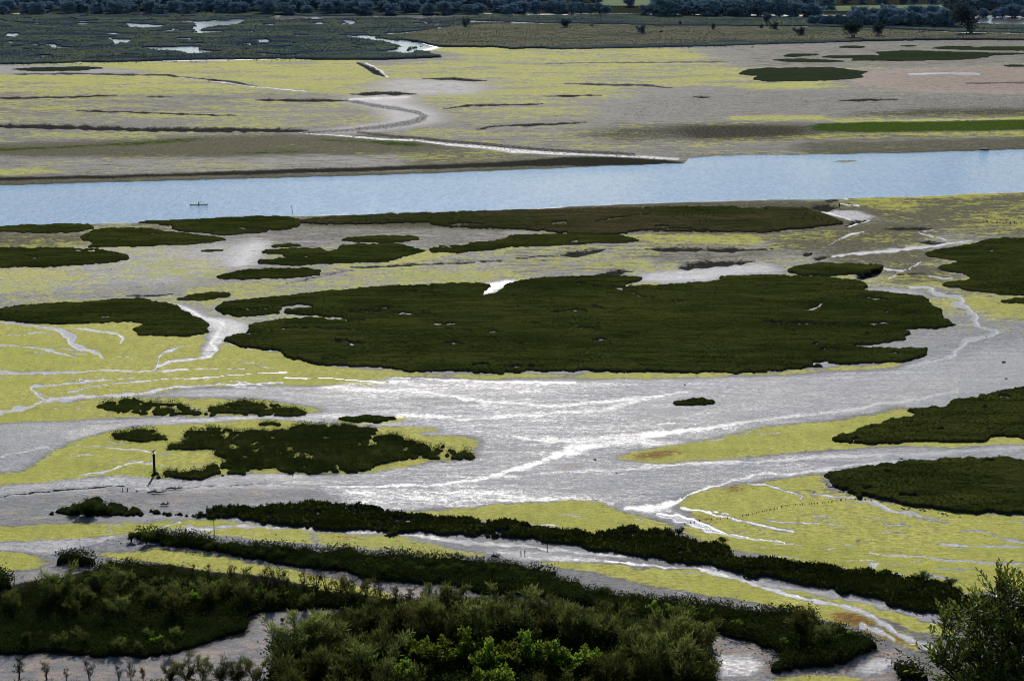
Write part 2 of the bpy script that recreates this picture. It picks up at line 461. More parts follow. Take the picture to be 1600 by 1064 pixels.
area([(1030, 200), (1100, 194), (1280, 195), (1290, 208), (1250, 215), (1100, 220), (1040, 214)], 4, 1, olv=0.9, drk=0.62, alg=0.2)
area([(1270, 208), (1660, 203), (1660, 212), (1400, 216), (1200, 218)], 3, 1, alg=0.5, olv=0.7)
area([(1290, 190), (1680, 182), (1680, 187), (1500, 189), (1320, 193)], 1, 1, alg=0.75)
area([(1130, 182), (1290, 181), (1290, 187), (1150, 187)], 1, 1, alg=0.8)
area([(1440, 170), (1680, 168), (1680, 183), (1300, 182)], 3, 1, olv=0.7, drk=0.5)
area([(1250, 222), (1660, 214), (1680, 233), (1420, 239), (1250, 242)], 2, 1, olv=0.7, drk=0.35, alg=0.15)
area([(1000, 195), (1060, 200), (1010, 222), (900, 215), (940, 205)], 5, 1, drk=0.55, olv=0.7)
area([(-60, 228), (100, 225), (220, 219), (400, 211), (500, 212), (640, 217), (750, 232), (640, 240), (400, 244), (200, 247), (-60, 242)], 4, 1, olv=0.95, alg=0.12, drk=0.2, film=0.0, wet=0.15)
area([(-60, 232), (100, 228), (230, 220), (300, 214), (340, 218), (240, 227), (100, 233), (-60, 240)], 2, 1, grn=0.7)
area([(330, 240), (400, 236), (500, 232), (480, 241), (380, 243)], 2, 1, grn=0.6)
area([(480, 214), (560, 218), (640, 224), (560, 226), (500, 222)], 2, 1, grn=0.6, alg=0.3)
area([(590, 218), (680, 226), (660, 231), (590, 228)], 2, 1, grn=0.75, drk=0.3)
area([(-60, 245), (250, 247), (500, 242), (620, 244), (640, 258), (400, 266), (200, 270), (-60, 274)], 3, 1, film=0.16, wet=0.45, alg=0.26, olv=0.36)
area([(-60, 264), (60, 262), (110, 266), (60, 274), (-60, 277)], 2, 1, alg=0.6)
area([(640, 232), (800, 238), (870, 244), (800, 256), (640, 262)], 3, 1, olv=0.7, alg=0.25)
# dark weedy bank above the river, shade of its slope painted in too
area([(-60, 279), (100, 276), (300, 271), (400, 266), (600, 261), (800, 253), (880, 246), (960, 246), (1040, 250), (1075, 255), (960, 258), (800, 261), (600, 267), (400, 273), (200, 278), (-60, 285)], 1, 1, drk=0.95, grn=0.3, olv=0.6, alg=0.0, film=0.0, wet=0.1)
area([(-60, 285), (200, 279), (400, 274), (640, 268), (800, 262), (1000, 258), (1000, 262), (640, 274), (350, 282), (-60, 295)], 1, 1, olv=0.9, drk=0.3, alg=0.05, film=0.1)
# creeks on the far flat: dark mud, with edge shade painted in
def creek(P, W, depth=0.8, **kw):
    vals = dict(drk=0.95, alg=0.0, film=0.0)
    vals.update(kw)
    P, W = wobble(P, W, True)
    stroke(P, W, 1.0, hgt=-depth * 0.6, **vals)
creek([(-60, 194), (0, 196), (60, 197), (130, 199), (220, 202), (380, 202.5), (480, 203.5)], 2.6, 1.0)
creek([(400, 156), (470, 157), (540, 157)], 1.6, 0.7)
creek([(-60, 154), (60, 153), (130, 151), (190, 150)], 1.0, 0.4)
creek([(230, 151), (268, 152)], 1.0, 0.4)
creek([(10, 116), (120, 115), (260, 118), (300, 123), (350, 126), (400, 135)], 1.1, 0.4, drk=0.8)
creek([(320, 126), (350, 126)], 2.2, 0.6)
creek([(550, 147), (600, 145), (650, 147)], 2.0, 0.6)
creek([(120, 173), (180, 175), (280, 178), (370, 181)], 1.0, 0.4)
creek([(790, 196), (850, 194), (920, 192)], 1.3, 0.5)
creek([(745, 203), (765, 198), (800, 195)], 1.6, 0.5)
creek([(690, 170), (730, 165), (800, 163)], 1.2, 0.5)
creek([(660, 123), (700, 123), (760, 127)], 1.4, 0.5)
creek([(880, 131), (1000, 133), (1050, 137)], 1.2, 0.5, drk=0.8)
creek([(800, 164), (850, 163)], 1.0, 0.4)
creek([(1080, 153), (1110, 152)], 1.2, 0.4)
creek([(1310, 157), (1350, 156), (1400, 156)], 1.6, 0.4)
creek([(850, 151), (940, 149)], 1.0, 0.4)
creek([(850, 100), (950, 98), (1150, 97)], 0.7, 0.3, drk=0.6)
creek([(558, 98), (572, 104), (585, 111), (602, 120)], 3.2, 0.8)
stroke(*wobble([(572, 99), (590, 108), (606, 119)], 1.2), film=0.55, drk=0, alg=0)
stroke(*wobble([(280, 121), (300, 123), (340, 128), (380, 134), (430, 139), (480, 143)], 0.8), film=0.55, drk=0, alg=0)
# far meandering creek
area([(540, 152), (600, 150), (660, 152), (640, 160), (690, 178), (690, 190), (640, 200), (560, 208), (470, 208), (560, 196), (600, 190), (590, 172), (540, 160)], 2, 1, wet=0.6, alg=0.10, olv=0.1, film=0.30)
stroke([(542, 157), (580, 164), (620, 170), (655, 177), (664, 184), (640, 192), (600, 198), (540, 204), (470, 208)], [2, 2.5, 2.5, 2.5, 4, 4, 3, 2, 1.5], drk=0.55, film=0.1, olv=0.0, alg=0)
stroke([(545, 156), (590, 154), (640, 151)], 1.4, drk=0.3, film=0.5)
stroke([(470, 208), (540, 213), (600, 218), (650, 219), (700, 226), (760, 230), (800, 236), (860, 239), (930, 242), (1000, 245), (1060, 249)], [0.6, 1, 1.2, 1.5, 1.8, 2, 2.4, 2.0, 1.6, 1.4, 1.6], film=0.30, alg=0.0, olv=0.0, drk=0.40, wet=1, hgt=-0.12)
stroke([(560, 207), (620, 214), (700, 221), (760, 226), (820, 232), (900, 237), (990, 242)], 2.0, drk=0.6, film=0.1, alg=0)

# --- near shore, between the river and the big island
area([(430, 352), (560, 348), (700, 350), (800, 358), (740, 375), (660, 390), (640, 365), (520, 370), (480, 385), (420, 376)], 4, 1, wet=0.7, film=0.40, alg=0.0, olv=0.72)
area([(-60, 366), (60, 364), (130, 366), (150, 378), (60, 386), (-60, 386)], 3, 1, olv=0.85, alg=0.30, wet=0.3, film=0.15)
area([(200, 352), (265, 352), (280, 362), (210, 362)], 2, 1, olv=0.6, alg=0.2)
area([(140, 386), (280, 384), (400, 378), (400, 410), (330, 430), (260, 445), (-60, 460), (-60, 420), (100, 418)], 4, 1, wet=0.6, film=0.38, alg=0.42, olv=0.25)
area([(-60, 425), (80, 420), (140, 430), (60, 455), (-60, 458)], 3, 1, alg=0.68)
area([(400, 370), (440, 375), (410, 395), (395, 420), (350, 418), (370, 395)], 2, 1, wet=0.8, film=0.45, alg=0.1)
area([(620, 400), (670, 395), (720, 396), (660, 408), (600, 415)], 2, 1, alg=0.8)
area([(560, 425), (700, 412), (820, 410), (820, 430), (700, 440), (520, 446), (430, 455), (330, 465)], 3, 1, alg=0.46, film=0.30, olv=0.3)
area([(800, 388), (960, 380), (1010, 400), (980, 420), (800, 430)], 3, 1, alg=0.40, olv=0.42, film=0.22)
area([(980, 365), (1090, 363), (1180, 365), (1210, 380), (1000, 388), (1000, 376)], 3, 1, alg=0.62, olv=0.6, film=0.15)
area([(1000, 395), (1220, 388), (1220, 400), (1030, 410)], 3, 1, alg=0.25, olv=0.6)
area([(990, 440), (1010, 428), (1080, 420), (1200, 412), (1230, 424), (1130, 430), (1100, 442)], 2, 1, wet=0.85, film=0.36, alg=0.08, olv=0.1)
area([(745, 446), (800, 436), (802, 442), (775, 455), (755, 463)], 1, 2, wet=0.9, film=0.75, alg=0)
area([(1210, 368), (1330, 352), (1420, 350), (1460, 362), (1400, 385), (1300, 392), (1220, 388)], 4, 1, olv=0.9, alg=0.32, film=0.1, wet=0.25)
area([(1320, 308), (1460, 303), (1680, 296), (1680, 340), (1560, 352), (1450, 350), (1370, 345), (1330, 325)], 4, 1, olv=0.9, alg=0.34, film=0.10, wet=0.25, drk=0.12)
area([(1330, 309), (1480, 303), (1680, 298), (1680, 304), (1450, 310), (1340, 313)], 2, 1, alg=0.62)
area([(1370, 322), (1420, 320), (1430, 332), (1380, 334)], 3, 1, alg=0.62)
area([(1450, 345), (1680, 340), (1680, 372), (1560, 368), (1480, 364)], 4, 1, olv=0.85, alg=0.42)
area([(1300, 395), (1440, 385), (1470, 400), (1450, 415), (1500, 430), (1470, 445), (1400, 445), (1380, 410), (1290, 412)], 4, 1, olv=0.85, alg=0.28, film=0.12, drk=0.15)
area([(1390, 440), (1420, 425), (1440, 420), (1430, 440)], 3, 1, olv=0.9)
area([(1450, 455), (1520, 455), (1580, 465), (1680, 468), (1680, 498), (1560, 500), (1520, 480)], 3, 1, alg=0.62, olv=0.6)
area([(1460, 468), (1490, 480), (1500, 495), (1470, 495)], 3, 1, alg=0.6, olv=0.5)
area([(1350, 450), (1420, 455), (1450, 464), (1400, 464)], 2, 1, wet=0.8, film=0.45, alg=0.1)
area([(460, 345), (560, 333), (800, 323), (1060, 314), (1310, 316), (1330, 350), (1180, 365), (980, 363), (800, 358), (480, 352)], 3, 1, olv=0.9, drk=0.4, alg=0.1, film=0.05, wet=0.2)
# creek edges here: shade painted into the dark mud colour
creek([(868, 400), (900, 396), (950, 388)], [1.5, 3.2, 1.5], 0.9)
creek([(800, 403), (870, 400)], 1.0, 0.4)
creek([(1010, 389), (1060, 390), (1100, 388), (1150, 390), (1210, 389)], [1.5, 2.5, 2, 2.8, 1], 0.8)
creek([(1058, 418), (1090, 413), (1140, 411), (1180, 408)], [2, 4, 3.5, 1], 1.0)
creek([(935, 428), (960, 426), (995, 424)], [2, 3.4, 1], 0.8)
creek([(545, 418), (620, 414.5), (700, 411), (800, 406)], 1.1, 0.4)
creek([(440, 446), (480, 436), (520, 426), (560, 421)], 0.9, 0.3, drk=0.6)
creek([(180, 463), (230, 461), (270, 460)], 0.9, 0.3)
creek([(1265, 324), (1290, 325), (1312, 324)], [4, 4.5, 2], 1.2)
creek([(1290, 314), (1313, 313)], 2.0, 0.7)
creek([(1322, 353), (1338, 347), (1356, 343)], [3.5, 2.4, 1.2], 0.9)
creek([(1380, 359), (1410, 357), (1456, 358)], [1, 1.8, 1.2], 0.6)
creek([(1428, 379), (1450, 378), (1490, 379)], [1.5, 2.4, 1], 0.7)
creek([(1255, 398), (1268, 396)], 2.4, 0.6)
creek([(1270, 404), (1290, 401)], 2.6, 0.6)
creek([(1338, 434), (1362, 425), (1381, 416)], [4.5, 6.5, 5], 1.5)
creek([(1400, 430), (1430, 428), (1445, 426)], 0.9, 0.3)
# water threads, right
T = dict(film=0.82, alg=0.0, olv=0.0, wet=1.0, drk=0.0, tan=0.0, grn=0.0, org=0.0)
def thread(P, W, soft=1.0, dep=0.05, **kw):
    v = dict(T); v.update(kw)
    if np.mean([p[1] for p in P]) < 440: W = np.asarray(W) * 0.62; v['film'] = min(v['film'], 0.62)
    P, W = wobble(P, np.asarray(W) * 0.85, False, 0.6)
    stroke(P, W, soft, hgt=-dep, **v)
area([(1283, 333), (1300, 328), (1340, 330), (1370, 338), (1350, 346), (1325, 343), (1300, 339)], 1, 2, wet=0.9, film=0.26, alg=0.12, olv=0.2)
thread([(1308, 305), (1316, 308), (1325, 311)], 2.2)
thread([(1315, 318), (1325, 321), (1344, 322)], 1.3)
thread([(1284, 331), (1296, 335), (1310, 338), (1330, 342)], 1.8)
thread([(1326, 355), (1336, 350), (1350, 346), (1360, 344)], [2.2, 2, 1.5, 1])
thread([(1295, 382), (1330, 366), (1350, 364)], [0.7, 2.5, 2.5], film=0.42, wet=1.0)
thread([(1458, 360), (1432, 364), (1460, 370), (1480, 374)], [1, 2, 1.6, 1.5])
thread([(1295, 401), (1340, 396), (1400, 391), (1450, 385), (1490, 379), (1520, 376)], [2, 4, 4, 4, 3, 2], film=0.46)
thread([(1380, 418), (1392, 423), (1415, 425)], [3.5, 3, 1])
thread([(1415, 424), (1430, 415), (1440, 410)], 1.2)
thread([(1386, 436), (1402, 430)], 1.8)
thread([(1450, 432), (1490, 435)], 1.3, film=0.7)
STREAM = [(1422, 449), (1450, 449), (1462, 452), (1452, 457), (1478, 462), (1500, 465), (1505, 470), (1484, 475), (1510, 479), (1514, 487), (1530, 492), (1518, 499), (1522, 507), (1545, 514), (1558, 519), (1538, 526), (1513, 532), (1502, 540), (1484, 555), (1462, 563), (1440, 570)]
thread(STREAM, [1.2, 1.4, 1.8, 2.0, 1.7, 1.8, 2.0, 2.1, 2.1, 2.5, 2.6, 2.6, 2.1, 2.0, 2.0, 2.2, 2.4, 2.8, 2.4, 2.0, 2.0])
thread([(1440, 570), (1400, 578), (1360, 590), (1300, 597), (1210, 607), (1142, 611), (1060, 618), (1000, 626)], [2.4, 1.6, 1.5, 1.8, 1.0, 1.3, 1.4, 1.2], film=0.85)
thread([(1510, 588), (1502, 594), (1472, 599), (1502, 608), (1450, 620), (1375, 631), (1330, 641), (1244, 650), (1150, 661), (1056, 672), (1000, 680)], [1, 1, 1, 1.2, 1.5, 1.8, 2.0, 1.8, 2.2, 3.5, 5], film=0.8)
thread([(1292, 607), (1270, 614), (1210, 624), (1150, 631), (1101, 642), (1050, 652)], [2, 2.4, 1.4, 1.5, 1.2, 1], film=0.66)

# --- central mud: broad bright sheets of thin water
area([(560, 590), (750, 592), (1000, 598), (900, 612), (700, 622), (520, 625), (470, 608)], 3, 1, film=0.52)
area([(640, 640), (820, 620), (1000, 640), (1010, 670), (900, 680), (760, 690), (700, 670)], 4, 1, film=0.48)
area([(1010, 585), (1420, 570), (1560, 540), (1680, 520), (1680, 600), (1500, 610), (1320, 640), (1150, 660), (1000, 660), (1000, 600)], 5, 1, film=0.40, wet=0.8)
area([(1000, 690), (1180, 730), (1100, 765), (1020, 780), (760, 768), (720, 750), (860, 720)], 5, 1, film=0.38, wet=0.8)
area([(540, 765), (720, 760), (900, 775), (960, 790), (860, 785), (760, 792), (600, 795), (520, 785)], 3, 1, film=0.54)
thread([(1000, 682), (940, 693), (890, 705), (840, 722), (790, 738), (740, 751), (700, 757), (600, 759), (500, 761)], [7, 7, 5, 4, 3, 2.5, 2, 1, 0.7], 1.0, 0.02, film=0.72)
thread([(1100, 700), (1010, 690), (980, 685), (900, 690), (800, 685)], [2, 6, 8, 5, 2], 1.0, 0.02, film=0.60)
thread([(500, 606), (650, 610), (760, 628), (860, 634), (1000, 622), (1080, 612)], [2, 2, 2, 2, 2, 1], 1.0, 0.02, film=0.62)
thread([(620, 650), (760, 652), (850, 648), (950, 640), (1000, 626)], 2.5, 1.0, 0.02, film=0.56)
thread([(600, 588), (700, 593), (800, 596), (900, 597)], 1.6, 0.8, 0.02, film=0.8)
thread([(1000, 730), (1100, 725), (1300, 714), (1600, 700)], 1.8, 1.0, 0.02, film=0.58)
thread([(700, 745), (820, 742), (1000, 731)], 1.5, 1.0, 0.02, film=0.55)
thread([(700, 772), (800, 778), (900, 782), (960, 788)], 2.5, 1.0, 0.02, film=0.62)
thread([(545, 770), (640, 775), (700, 785)], 2.5, 1.0, 0.02, film=0.6)

# --- algae lawns
AL = dict(alg=0.96, film=0.0, wet=0.25, olv=0.0, drk=0.0)
area([(-60, 500), (200, 500), (335, 520), (300, 530), (345, 530), (440, 552), (520, 572), (700, 583), (1000, 583), (1220, 581), (1420, 566), (1440, 560), (1400, 575), (1330, 580), (1200, 588), (1000, 591), (860, 589), (760, 592), (620, 588), (540, 596), (500, 604), (420, 602), (300, 606), (230, 617), (80, 626), (-60, 655)], 2, 2, **AL)
area([(560, 592), (640, 596), (560, 603), (500, 600)], 1, 1, alg=0.7)
area([(-60, 650), (60, 632), (150, 625), (310, 622), (420, 624), (500, 640), (500, 646), (380, 648), (250, 651), (140, 656), (60, 662), (-60, 668)], 2, 2, **AL)
area([(-60, 760), (0, 757), (60, 752), (140, 745), (215, 738), (225, 744), (350, 742), (500, 740), (590, 735), (660, 722), (740, 712), (750, 690), (735, 682), (650, 680), (640, 668), (560, 668), (480, 660), (420, 655), (350, 658), (260, 664), (180, 672), (110, 690), (85, 704), (70, 715), (30, 735), (-60, 742)], 2, 2, **AL)
area([(595, 668), (690, 669), (690, 676), (600, 678)], 1, 1, alg=0.9, film=0)
area([(520, 650), (640, 650), (635, 660), (525, 662)], 1, 1, alg=0.8)
area([(590, 797), (700, 797), (760, 793), (830, 786), (900, 783), (940, 786), (965, 796), (1000, 803), (1035, 813), (1055, 829), (1000, 832), (900, 828), (820, 818), (740, 809)], 2, 2, **AL)
area([(965, 718), (990, 706), (1080, 692), (1150, 676), (1200, 667), (1290, 660), (1380, 646), (1400, 635), (1440, 640), (1500, 640), (1680, 640), (1680, 692), (1600, 694), (1500, 697), (1360, 698), (1250, 706), (1130, 718), (1020, 724)], 2, 2, **AL)
area([(1055, 782), (1080, 768), (1120, 760), (1200, 750), (1285, 738), (1300, 765), (1400, 785), (1500, 803), (1680, 808), (1680, 940), (1500, 925), (1400, 900), (1280, 882), (1150, 860), (1120, 848), (1050, 832), (1085, 815), (1075, 800)], 2, 2, **AL)
area([(-60, 826), (60, 820), (130, 815), (210, 818), (300, 810), (330, 812), (260, 826), (190, 835), (120, 847), (-60, 850)], 2, 2, **AL)
area([(60, 800), (-60, 810), (0, 786), (60, 780), (130, 772), (90, 785)], 1, 1, alg=0.75, film=0.1)
area([(-60, 862), (40, 866), (75, 875), (40, 890), (-60, 894)], 2, 2, **AL)
area([(150, 864), (240, 852), (290, 858), (400, 882), (500, 902), (600, 920), (690, 938), (640, 945), (500, 925), (400, 900), (300, 888), (200, 874)], 2, 2, **AL)
area([(270, 822), (330, 812), (400, 822), (480, 830), (500, 850), (420, 848), (330, 836)], 1, 1, alg=0.85, film=0.15)
area([(480, 830), (600, 836), (700, 850), (770, 862), (760, 872), (640, 866), (540, 858), (490, 850)], 2, 1, alg=0.66, film=0.25, org=0.25)
area([(820, 874), (900, 876), (1000, 886), (1100, 889), (1240, 925), (1330, 958), (1420, 990), (1480, 1020), (1440, 1020), (1330, 980), (1240, 955), (1140, 935), (1040, 915), (940, 897), (860, 884)], 2, 2, **AL)
area([(1130, 898), (1200, 910), (1300, 930), (1400, 955), (1480, 975), (1480, 1000), (1380, 970), (1280, 940), (1190, 915)], 2, 2, **AL)
area([(750, 855), (920, 868), (960, 878), (880, 880), (780, 870)], 2, 1, wet=0.9, film=0.52, alg=0.25)
# rusty weed
area([(975, 716), (1000, 707), (1060, 700), (1080, 703), (1040, 715), (990, 722)], 3, 1, org=0.85)
area([(1180, 680), (1250, 676), (1240, 685), (1170, 686)], 3, 1, org=0.6)
area([(1075, 800), (1090, 793), (1120, 810), (1140, 815), (1110, 822)], 3, 1, org=0.7)
area([(1110, 763), (1160, 755), (1190, 760), (1150, 770)], 3, 1, org=0.65)
area([(1280, 955), (1330, 958), (1400, 985), (1450, 1005), (1440, 1020), (1380, 1000), (1300, 972)], 3, 1, org=0.85)
area([(0, 642), (60, 632), (70, 637), (0, 650)], 2, 1, org=0.6)
area([(120, 670), (190, 662), (200, 667), (140, 673)], 1, 1, org=0.6, alg=0.5)
area([(80, 626), (160, 616), (160, 620), (90, 630)], 1, 1, org=0.5)
area([(500, 836), (560, 836), (560, 842), (510, 842)], 2, 1, org=0.5)
area([(870, 726), (910, 724), (905, 729), (880, 729)], 1, 2, org=0.8, film=0)
# threads across the lawns, left
thread([(-40, 502), (0, 504), (40, 507), (67, 511), (95, 517), (117, 527), (110, 538), (135, 546), (155, 553), (162, 560)], [1, 1, 1.6, 2.2, 3.6, 5.5, 5, 4, 2.6, 1])
thread([(-40, 539), (0, 540), (40, 542), (75, 547), (120, 558)], [1.2, 1.2, 1.2, 1.8, 0.8])
thread([(95, 513), (140, 515), (180, 521), (193, 528), (188, 537)], [1, 1.2, 1.6, 2.2, 1], film=0.7)
thread([(-40, 580), (0, 580), (30, 582), (70, 584), (150, 581), (250, 578), (380, 578)], [2, 2, 2.4, 1.8, 1.4, 1.2, 0.7])
thread([(220, 590), (160, 594), (100, 599), (60, 602), (50, 606), (62, 617), (70, 624), (55, 634), (20, 642), (-40, 652)], [0.8, 1.3, 1.8, 2.4, 3, 4, 4, 3.4, 4, 4], film=0.75)
thread([(107, 613), (130, 607), (180, 600), (260, 593), (340, 589), (450, 582)], [1.4, 1.2, 1.1, 1, 1, 0.7])
thread([(70, 626), (120, 621), (200, 616), (240, 612), (260, 606), (330, 602), (440, 598)], [3.5, 3.5, 3.5, 3, 2.4, 1.6, 1.4], film=0.55)
area([(265, 474), (290, 478), (325, 495), (380, 503), (390, 515), (350, 528), (345, 545), (330, 557), (305, 560), (318, 535), (335, 515), (310, 500)], 1, 2, wet=0.9, film=0.46, alg=0.02, olv=0)
thread([(275, 476), (300, 487), (325, 500), (352, 508), (342, 524), (325, 534), (343, 546), (333, 555), (300, 560), (262, 566), (244, 575)], [1, 1.5, 1.5, 2, 2, 2, 2, 2, 2.5, 3, 2], film=0.62)
thread([(246, 572), (254, 552), (284, 540)], [2, 3, 1], film=0.5)
thread([(440, 590), (560, 594), (640, 598)], 1.0, film=0.9)
area([(-60, 672), (40, 660), (110, 658), (130, 668), (100, 690), (80, 705), (30, 733), (-60, 740)], 2, 1, wet=0.85, alg=0.08, film=0.32, olv=0)
area([(100, 674), (200, 662), (330, 652), (500, 646), (620, 640), (620, 648), (480, 654), (330, 658), (200, 668), (110, 690)], 1, 1, wet=0.9, alg=0.0, film=0.46, olv=0)
thread([(0, 712), (40, 704), (80, 694), (84, 700)], 1.2, film=0.7)
thread([(115, 697), (160, 698), (200, 702), (240, 707)], [0.6, 1, 1.2, 1])
thread([(130, 742), (170, 738), (185, 730), (222, 721)], [1.2, 1.2, 1.8, 0.9])
thread([(150, 712), (115, 713)], 0.7)
area([(-60, 765), (60, 757), (150, 748), (215, 745), (350, 747), (600, 742), (600, 752), (400, 756), (250, 755), (120, 762), (-60, 780)], 1, 1, wet=0.9, alg=0.0, film=0.42)
creek([(-60, 780), (0, 778), (50, 770), (120, 763), (200, 760)], 0.9, 0.4, drk=0.9)
creek([(230, 762), (330, 758), (450, 759)], 0.6, 0.2, drk=0.5)
area([(-60, 790), (60, 775), (170, 765), (500, 765), (560, 790), (400, 785), (290, 800), (170, 806), (60, 822), (-60, 824)], 2, 1, wet=0.6, alg=0.10, film=0.28, tan=0.30)
area([(-60, 850), (80, 846), (130, 838), (200, 834), (150, 848), (95, 862), (60, 866), (-60, 860)], 1, 2, wet=0.9, film=0.50, alg=0.05)
thread([(233, 832), (248, 824), (278, 814)], [2.6, 3, 1.5], film=0.66)
thread([(290, 826), (360, 822), (480, 829), (600, 833), (700, 842), (820, 852), (900, 862), (1000, 873)], [2.5, 2.5, 2.2, 2.2, 2.5, 3, 2.5, 2], 0.8, film=0.48, tan=0.3)
area([(90, 880), (150, 872), (130, 895), (60, 912), (20, 915), (20, 895)], 1, 2, alg=0.1, wet=0.6, film=0.35, tan=0.35)
# threads, right
thread([(1640, 719), (1480, 716), (1405, 721), (1330, 728), (1290, 733), (1255, 737), (1180, 740), (1150, 748), (1130, 754), (1080, 768), (1062, 780)], [1, 1, 1.2, 1.4, 2.2, 1.2, 1.6, 1.8, 1.2, 1.8, 2.4], film=0.8)
thread([(980, 792), (1020, 793), (1050, 786), (1064, 776)], [3, 6, 7, 4], 0.8, film=0.75)
thread([(1030, 802), (1055, 808), (1080, 816), (1105, 827), (1140, 834), (1180, 841), (1228, 847)], [3, 6, 7, 4.5, 3, 2.2, 1], 0.6, film=0.9)
thread([(1065, 790), (1095, 795), (1120, 806), (1150, 811), (1190, 816), (1215, 825), (1242, 832)], [1.5, 1.5, 2.2, 1.5, 1.6, 2, 0.8])
thread([(1120, 800), (1146, 805)], 1.3)
thread([(1165, 755), (1200, 758), (1235, 766), (1258, 773), (1250, 782)], [1, 1.2, 1.2, 2.2, 2], film=0.62)
thread([(1272, 771), (1300, 775), (1345, 780), (1370, 785), (1390, 795), (1430, 803), (1462, 809)], [1, 1.4, 1.5, 3, 2.6, 2, 1])
thread([(1355, 864), (1400, 867), (1450, 872), (1520, 878), (1680, 888)], [1.2, 1.6, 2.2, 2.8, 3.2])
thread([(1470, 847), (1500, 849), (1600, 851), (1680, 852)], [3, 2.2, 2, 2], film=0.75)
thread([(1500, 827), (1540, 828), (1565, 836), (1600, 842), (1680, 848)], [1, 1.5, 2.4, 2, 2], film=0.6)
thread([(1205, 812), (1260, 817), (1318, 820)], [0.8, 1.2, 0.8], film=0.75)
thread([(1290, 880), (1340, 890), (1380, 895), (1420, 900)], 1.4, film=0.6)
thread([(1440, 900), (1480, 905), (1500, 912)], 2.5, film=0.48)
area([(1320, 840), (1380, 842), (1370, 848), (1330, 846)], 2, 1, alg=0.5, film=0.3)
thread([(1355, 880), (1370, 884)], 2.4, film=0.6)
thread([(940, 878), (1000, 881), (1085, 887), (1110, 892), (1150, 902), (1200, 917), (1262, 935), (1310, 945), (1350, 962), (1395, 985), (1430, 1002), (1475, 1020)], [1.2, 1.3, 1.4, 4, 2.4, 2.6, 3.8, 4, 4.4, 4.6, 5, 5], film=0.7)
thread([(1100, 882), (1172, 904), (1240, 918), (1310, 930), (1370, 947), (1425, 958), (1480, 968)], [3, 4, 4, 4.5, 6, 7, 7], 0.8, film=0.38, tan=0.2)
thread([(1342, 979), (1365, 988), (1398, 998)], [3.5, 4, 3], film=0.7)
# small rills wandering over the lawns
lr = random.Random(33)
def lawn_rill(u, v, ln, slope, w_, n=6):
    q = [(u, v)]
    for k in range(n): q.append((q[-1][0] + ln / n, q[-1][1] + slope * ln / n + lr.uniform(-1.8, 1.8)))
    thread(q, [w_ * (0.4 + 0.6 * math.sin(math.pi * (k + 0.5) / (n + 1))) for k in range(n + 1)], film=lr.uniform(0.35, 0.66))
    if lr.random() < 0.6:
        b = q[n // 2]; thread([b, (b[0] + ln * 0.15, b[1] + 3 * lr.choice((-1, 1))), (b[0] + ln * 0.32, b[1] + 5 * lr.choice((-1, 1)))], [w_ * 0.7, w_ * 0.5, 0.3], film=0.5)
for (ua, ub, va, vb, sl, n) in ((-20, 420, 512, 612, 0.02, 20), (60, 330, 684, 738, 0.0, 8), (1110, 1600, 765, 900, 0.10, 30), (700, 1000, 795, 822, 0.06, 7), (1020, 1560, 650, 712, -0.08, 10), (20, 440, 630, 650, 0.0, 6), (860, 1400, 885, 960, 0.2, 8), (0, 300, 818, 840, 0.0, 5)):
    for i in range(n):
        lawn_rill(lr.uniform(ua, ub), lr.uniform(va, vb), lr.uniform(18, 70), sl + lr.uniform(-.05, .05), lr.uniform(0.5, 1.1))
# bottom mud creeks
area([(-60, 1022), (80, 1024), (160, 1030), (330, 1012), (390, 990), (388, 962), (420, 950), (560, 946), (600, 960), (520, 990), (460, 1010), (440, 1064), (440, 1130), (-60, 1130)], 2, 2, alg=0.0, film=0.26, wet=0.62, tan=0.42, org=0.0)
area([(1100, 985), (1180, 1005), (1230, 1020), (1190, 1048), (1300, 1050), (1400, 1005), (1440, 1030), (1440, 1120), (1080, 1120)], 2, 2, alg=0.08, film=0.30, wet=0.6, tan=0.45, org=0.25)
area([(1115, 1025), (1170, 1030), (1190, 1040), (1170, 1055), (1120, 1056)], 1, 2, film=0.62, wet=0.95, tan=0.1)
area([(1335, 1045), (1355, 1030), (1390, 1030), (1385, 1050), (1340, 1056)], 1, 2, film=0.62, wet=0.95, tan=0.1)
area([(1200, 1058), (1340, 1058), (1340, 1100), (1200, 1100)], 1, 2, alg=0.8)
area([(590, 912), (700, 920), (780, 930), (880, 945), (1010, 970), (1110, 990), (1060, 1000), (900, 975), (760, 955), (620, 935)], 2, 2, alg=0.15, film=0.30, wet=0.6, tan=0.42)
area([(480, 890), (600, 910), (700, 922), (660, 930), (560, 915)], 2, 2, tan=0.5, alg=0.2)
area([(270, 842), (420, 866), (560, 890), (560, 897), (400, 878), (260, 856)], 1, 2, tan=0.55, alg=0.25)
# soil under thickets
for P in ([(430, 1000), (560, 940), (760, 930), (1000, 965), (1110, 1000), (1120, 1130), (430, 1130)], [(-60, 930), (60, 905), (250, 880), (400, 900), (600, 935), (600, 950), (400, 958), (380, 995), (240, 1026), (-60, 1022)]):
    area(P, 1, 1, drk=1.0, alg=0, film=0, wet=0.1, olv=0.5, tan=0)

# --- river bed and level
wn = slice(0, len(vg))
riv = UB + LB[::-1]
rm = inpoly(*warp(UC, VV, 0.9, 7, 3), riv).astype(float)
rs = boxblur(rm, 4, 3)
stroke(*wobble([(u, v + 2.0) for u, v in LB], 1.6), film=0.78, wet=1, alg=0, olv=0, drk=0)
Fd['hgt'] = boxblur(Fd['hgt'], 1, 1)
micro = (fbm(GX / 14, GY / 14, 3) - 0.5) * 0.22 + (fbm(GX / 2.5, GY / 2.5, 5) - 0.5) * 0.05
Z = micro * (1 - rs) + Fd['hgt'] * (1 - rs) - 1.6 * sstep(rs, 0.0, 1.0)
Z = np.where(VV < -2, Z * 0.3, Z)
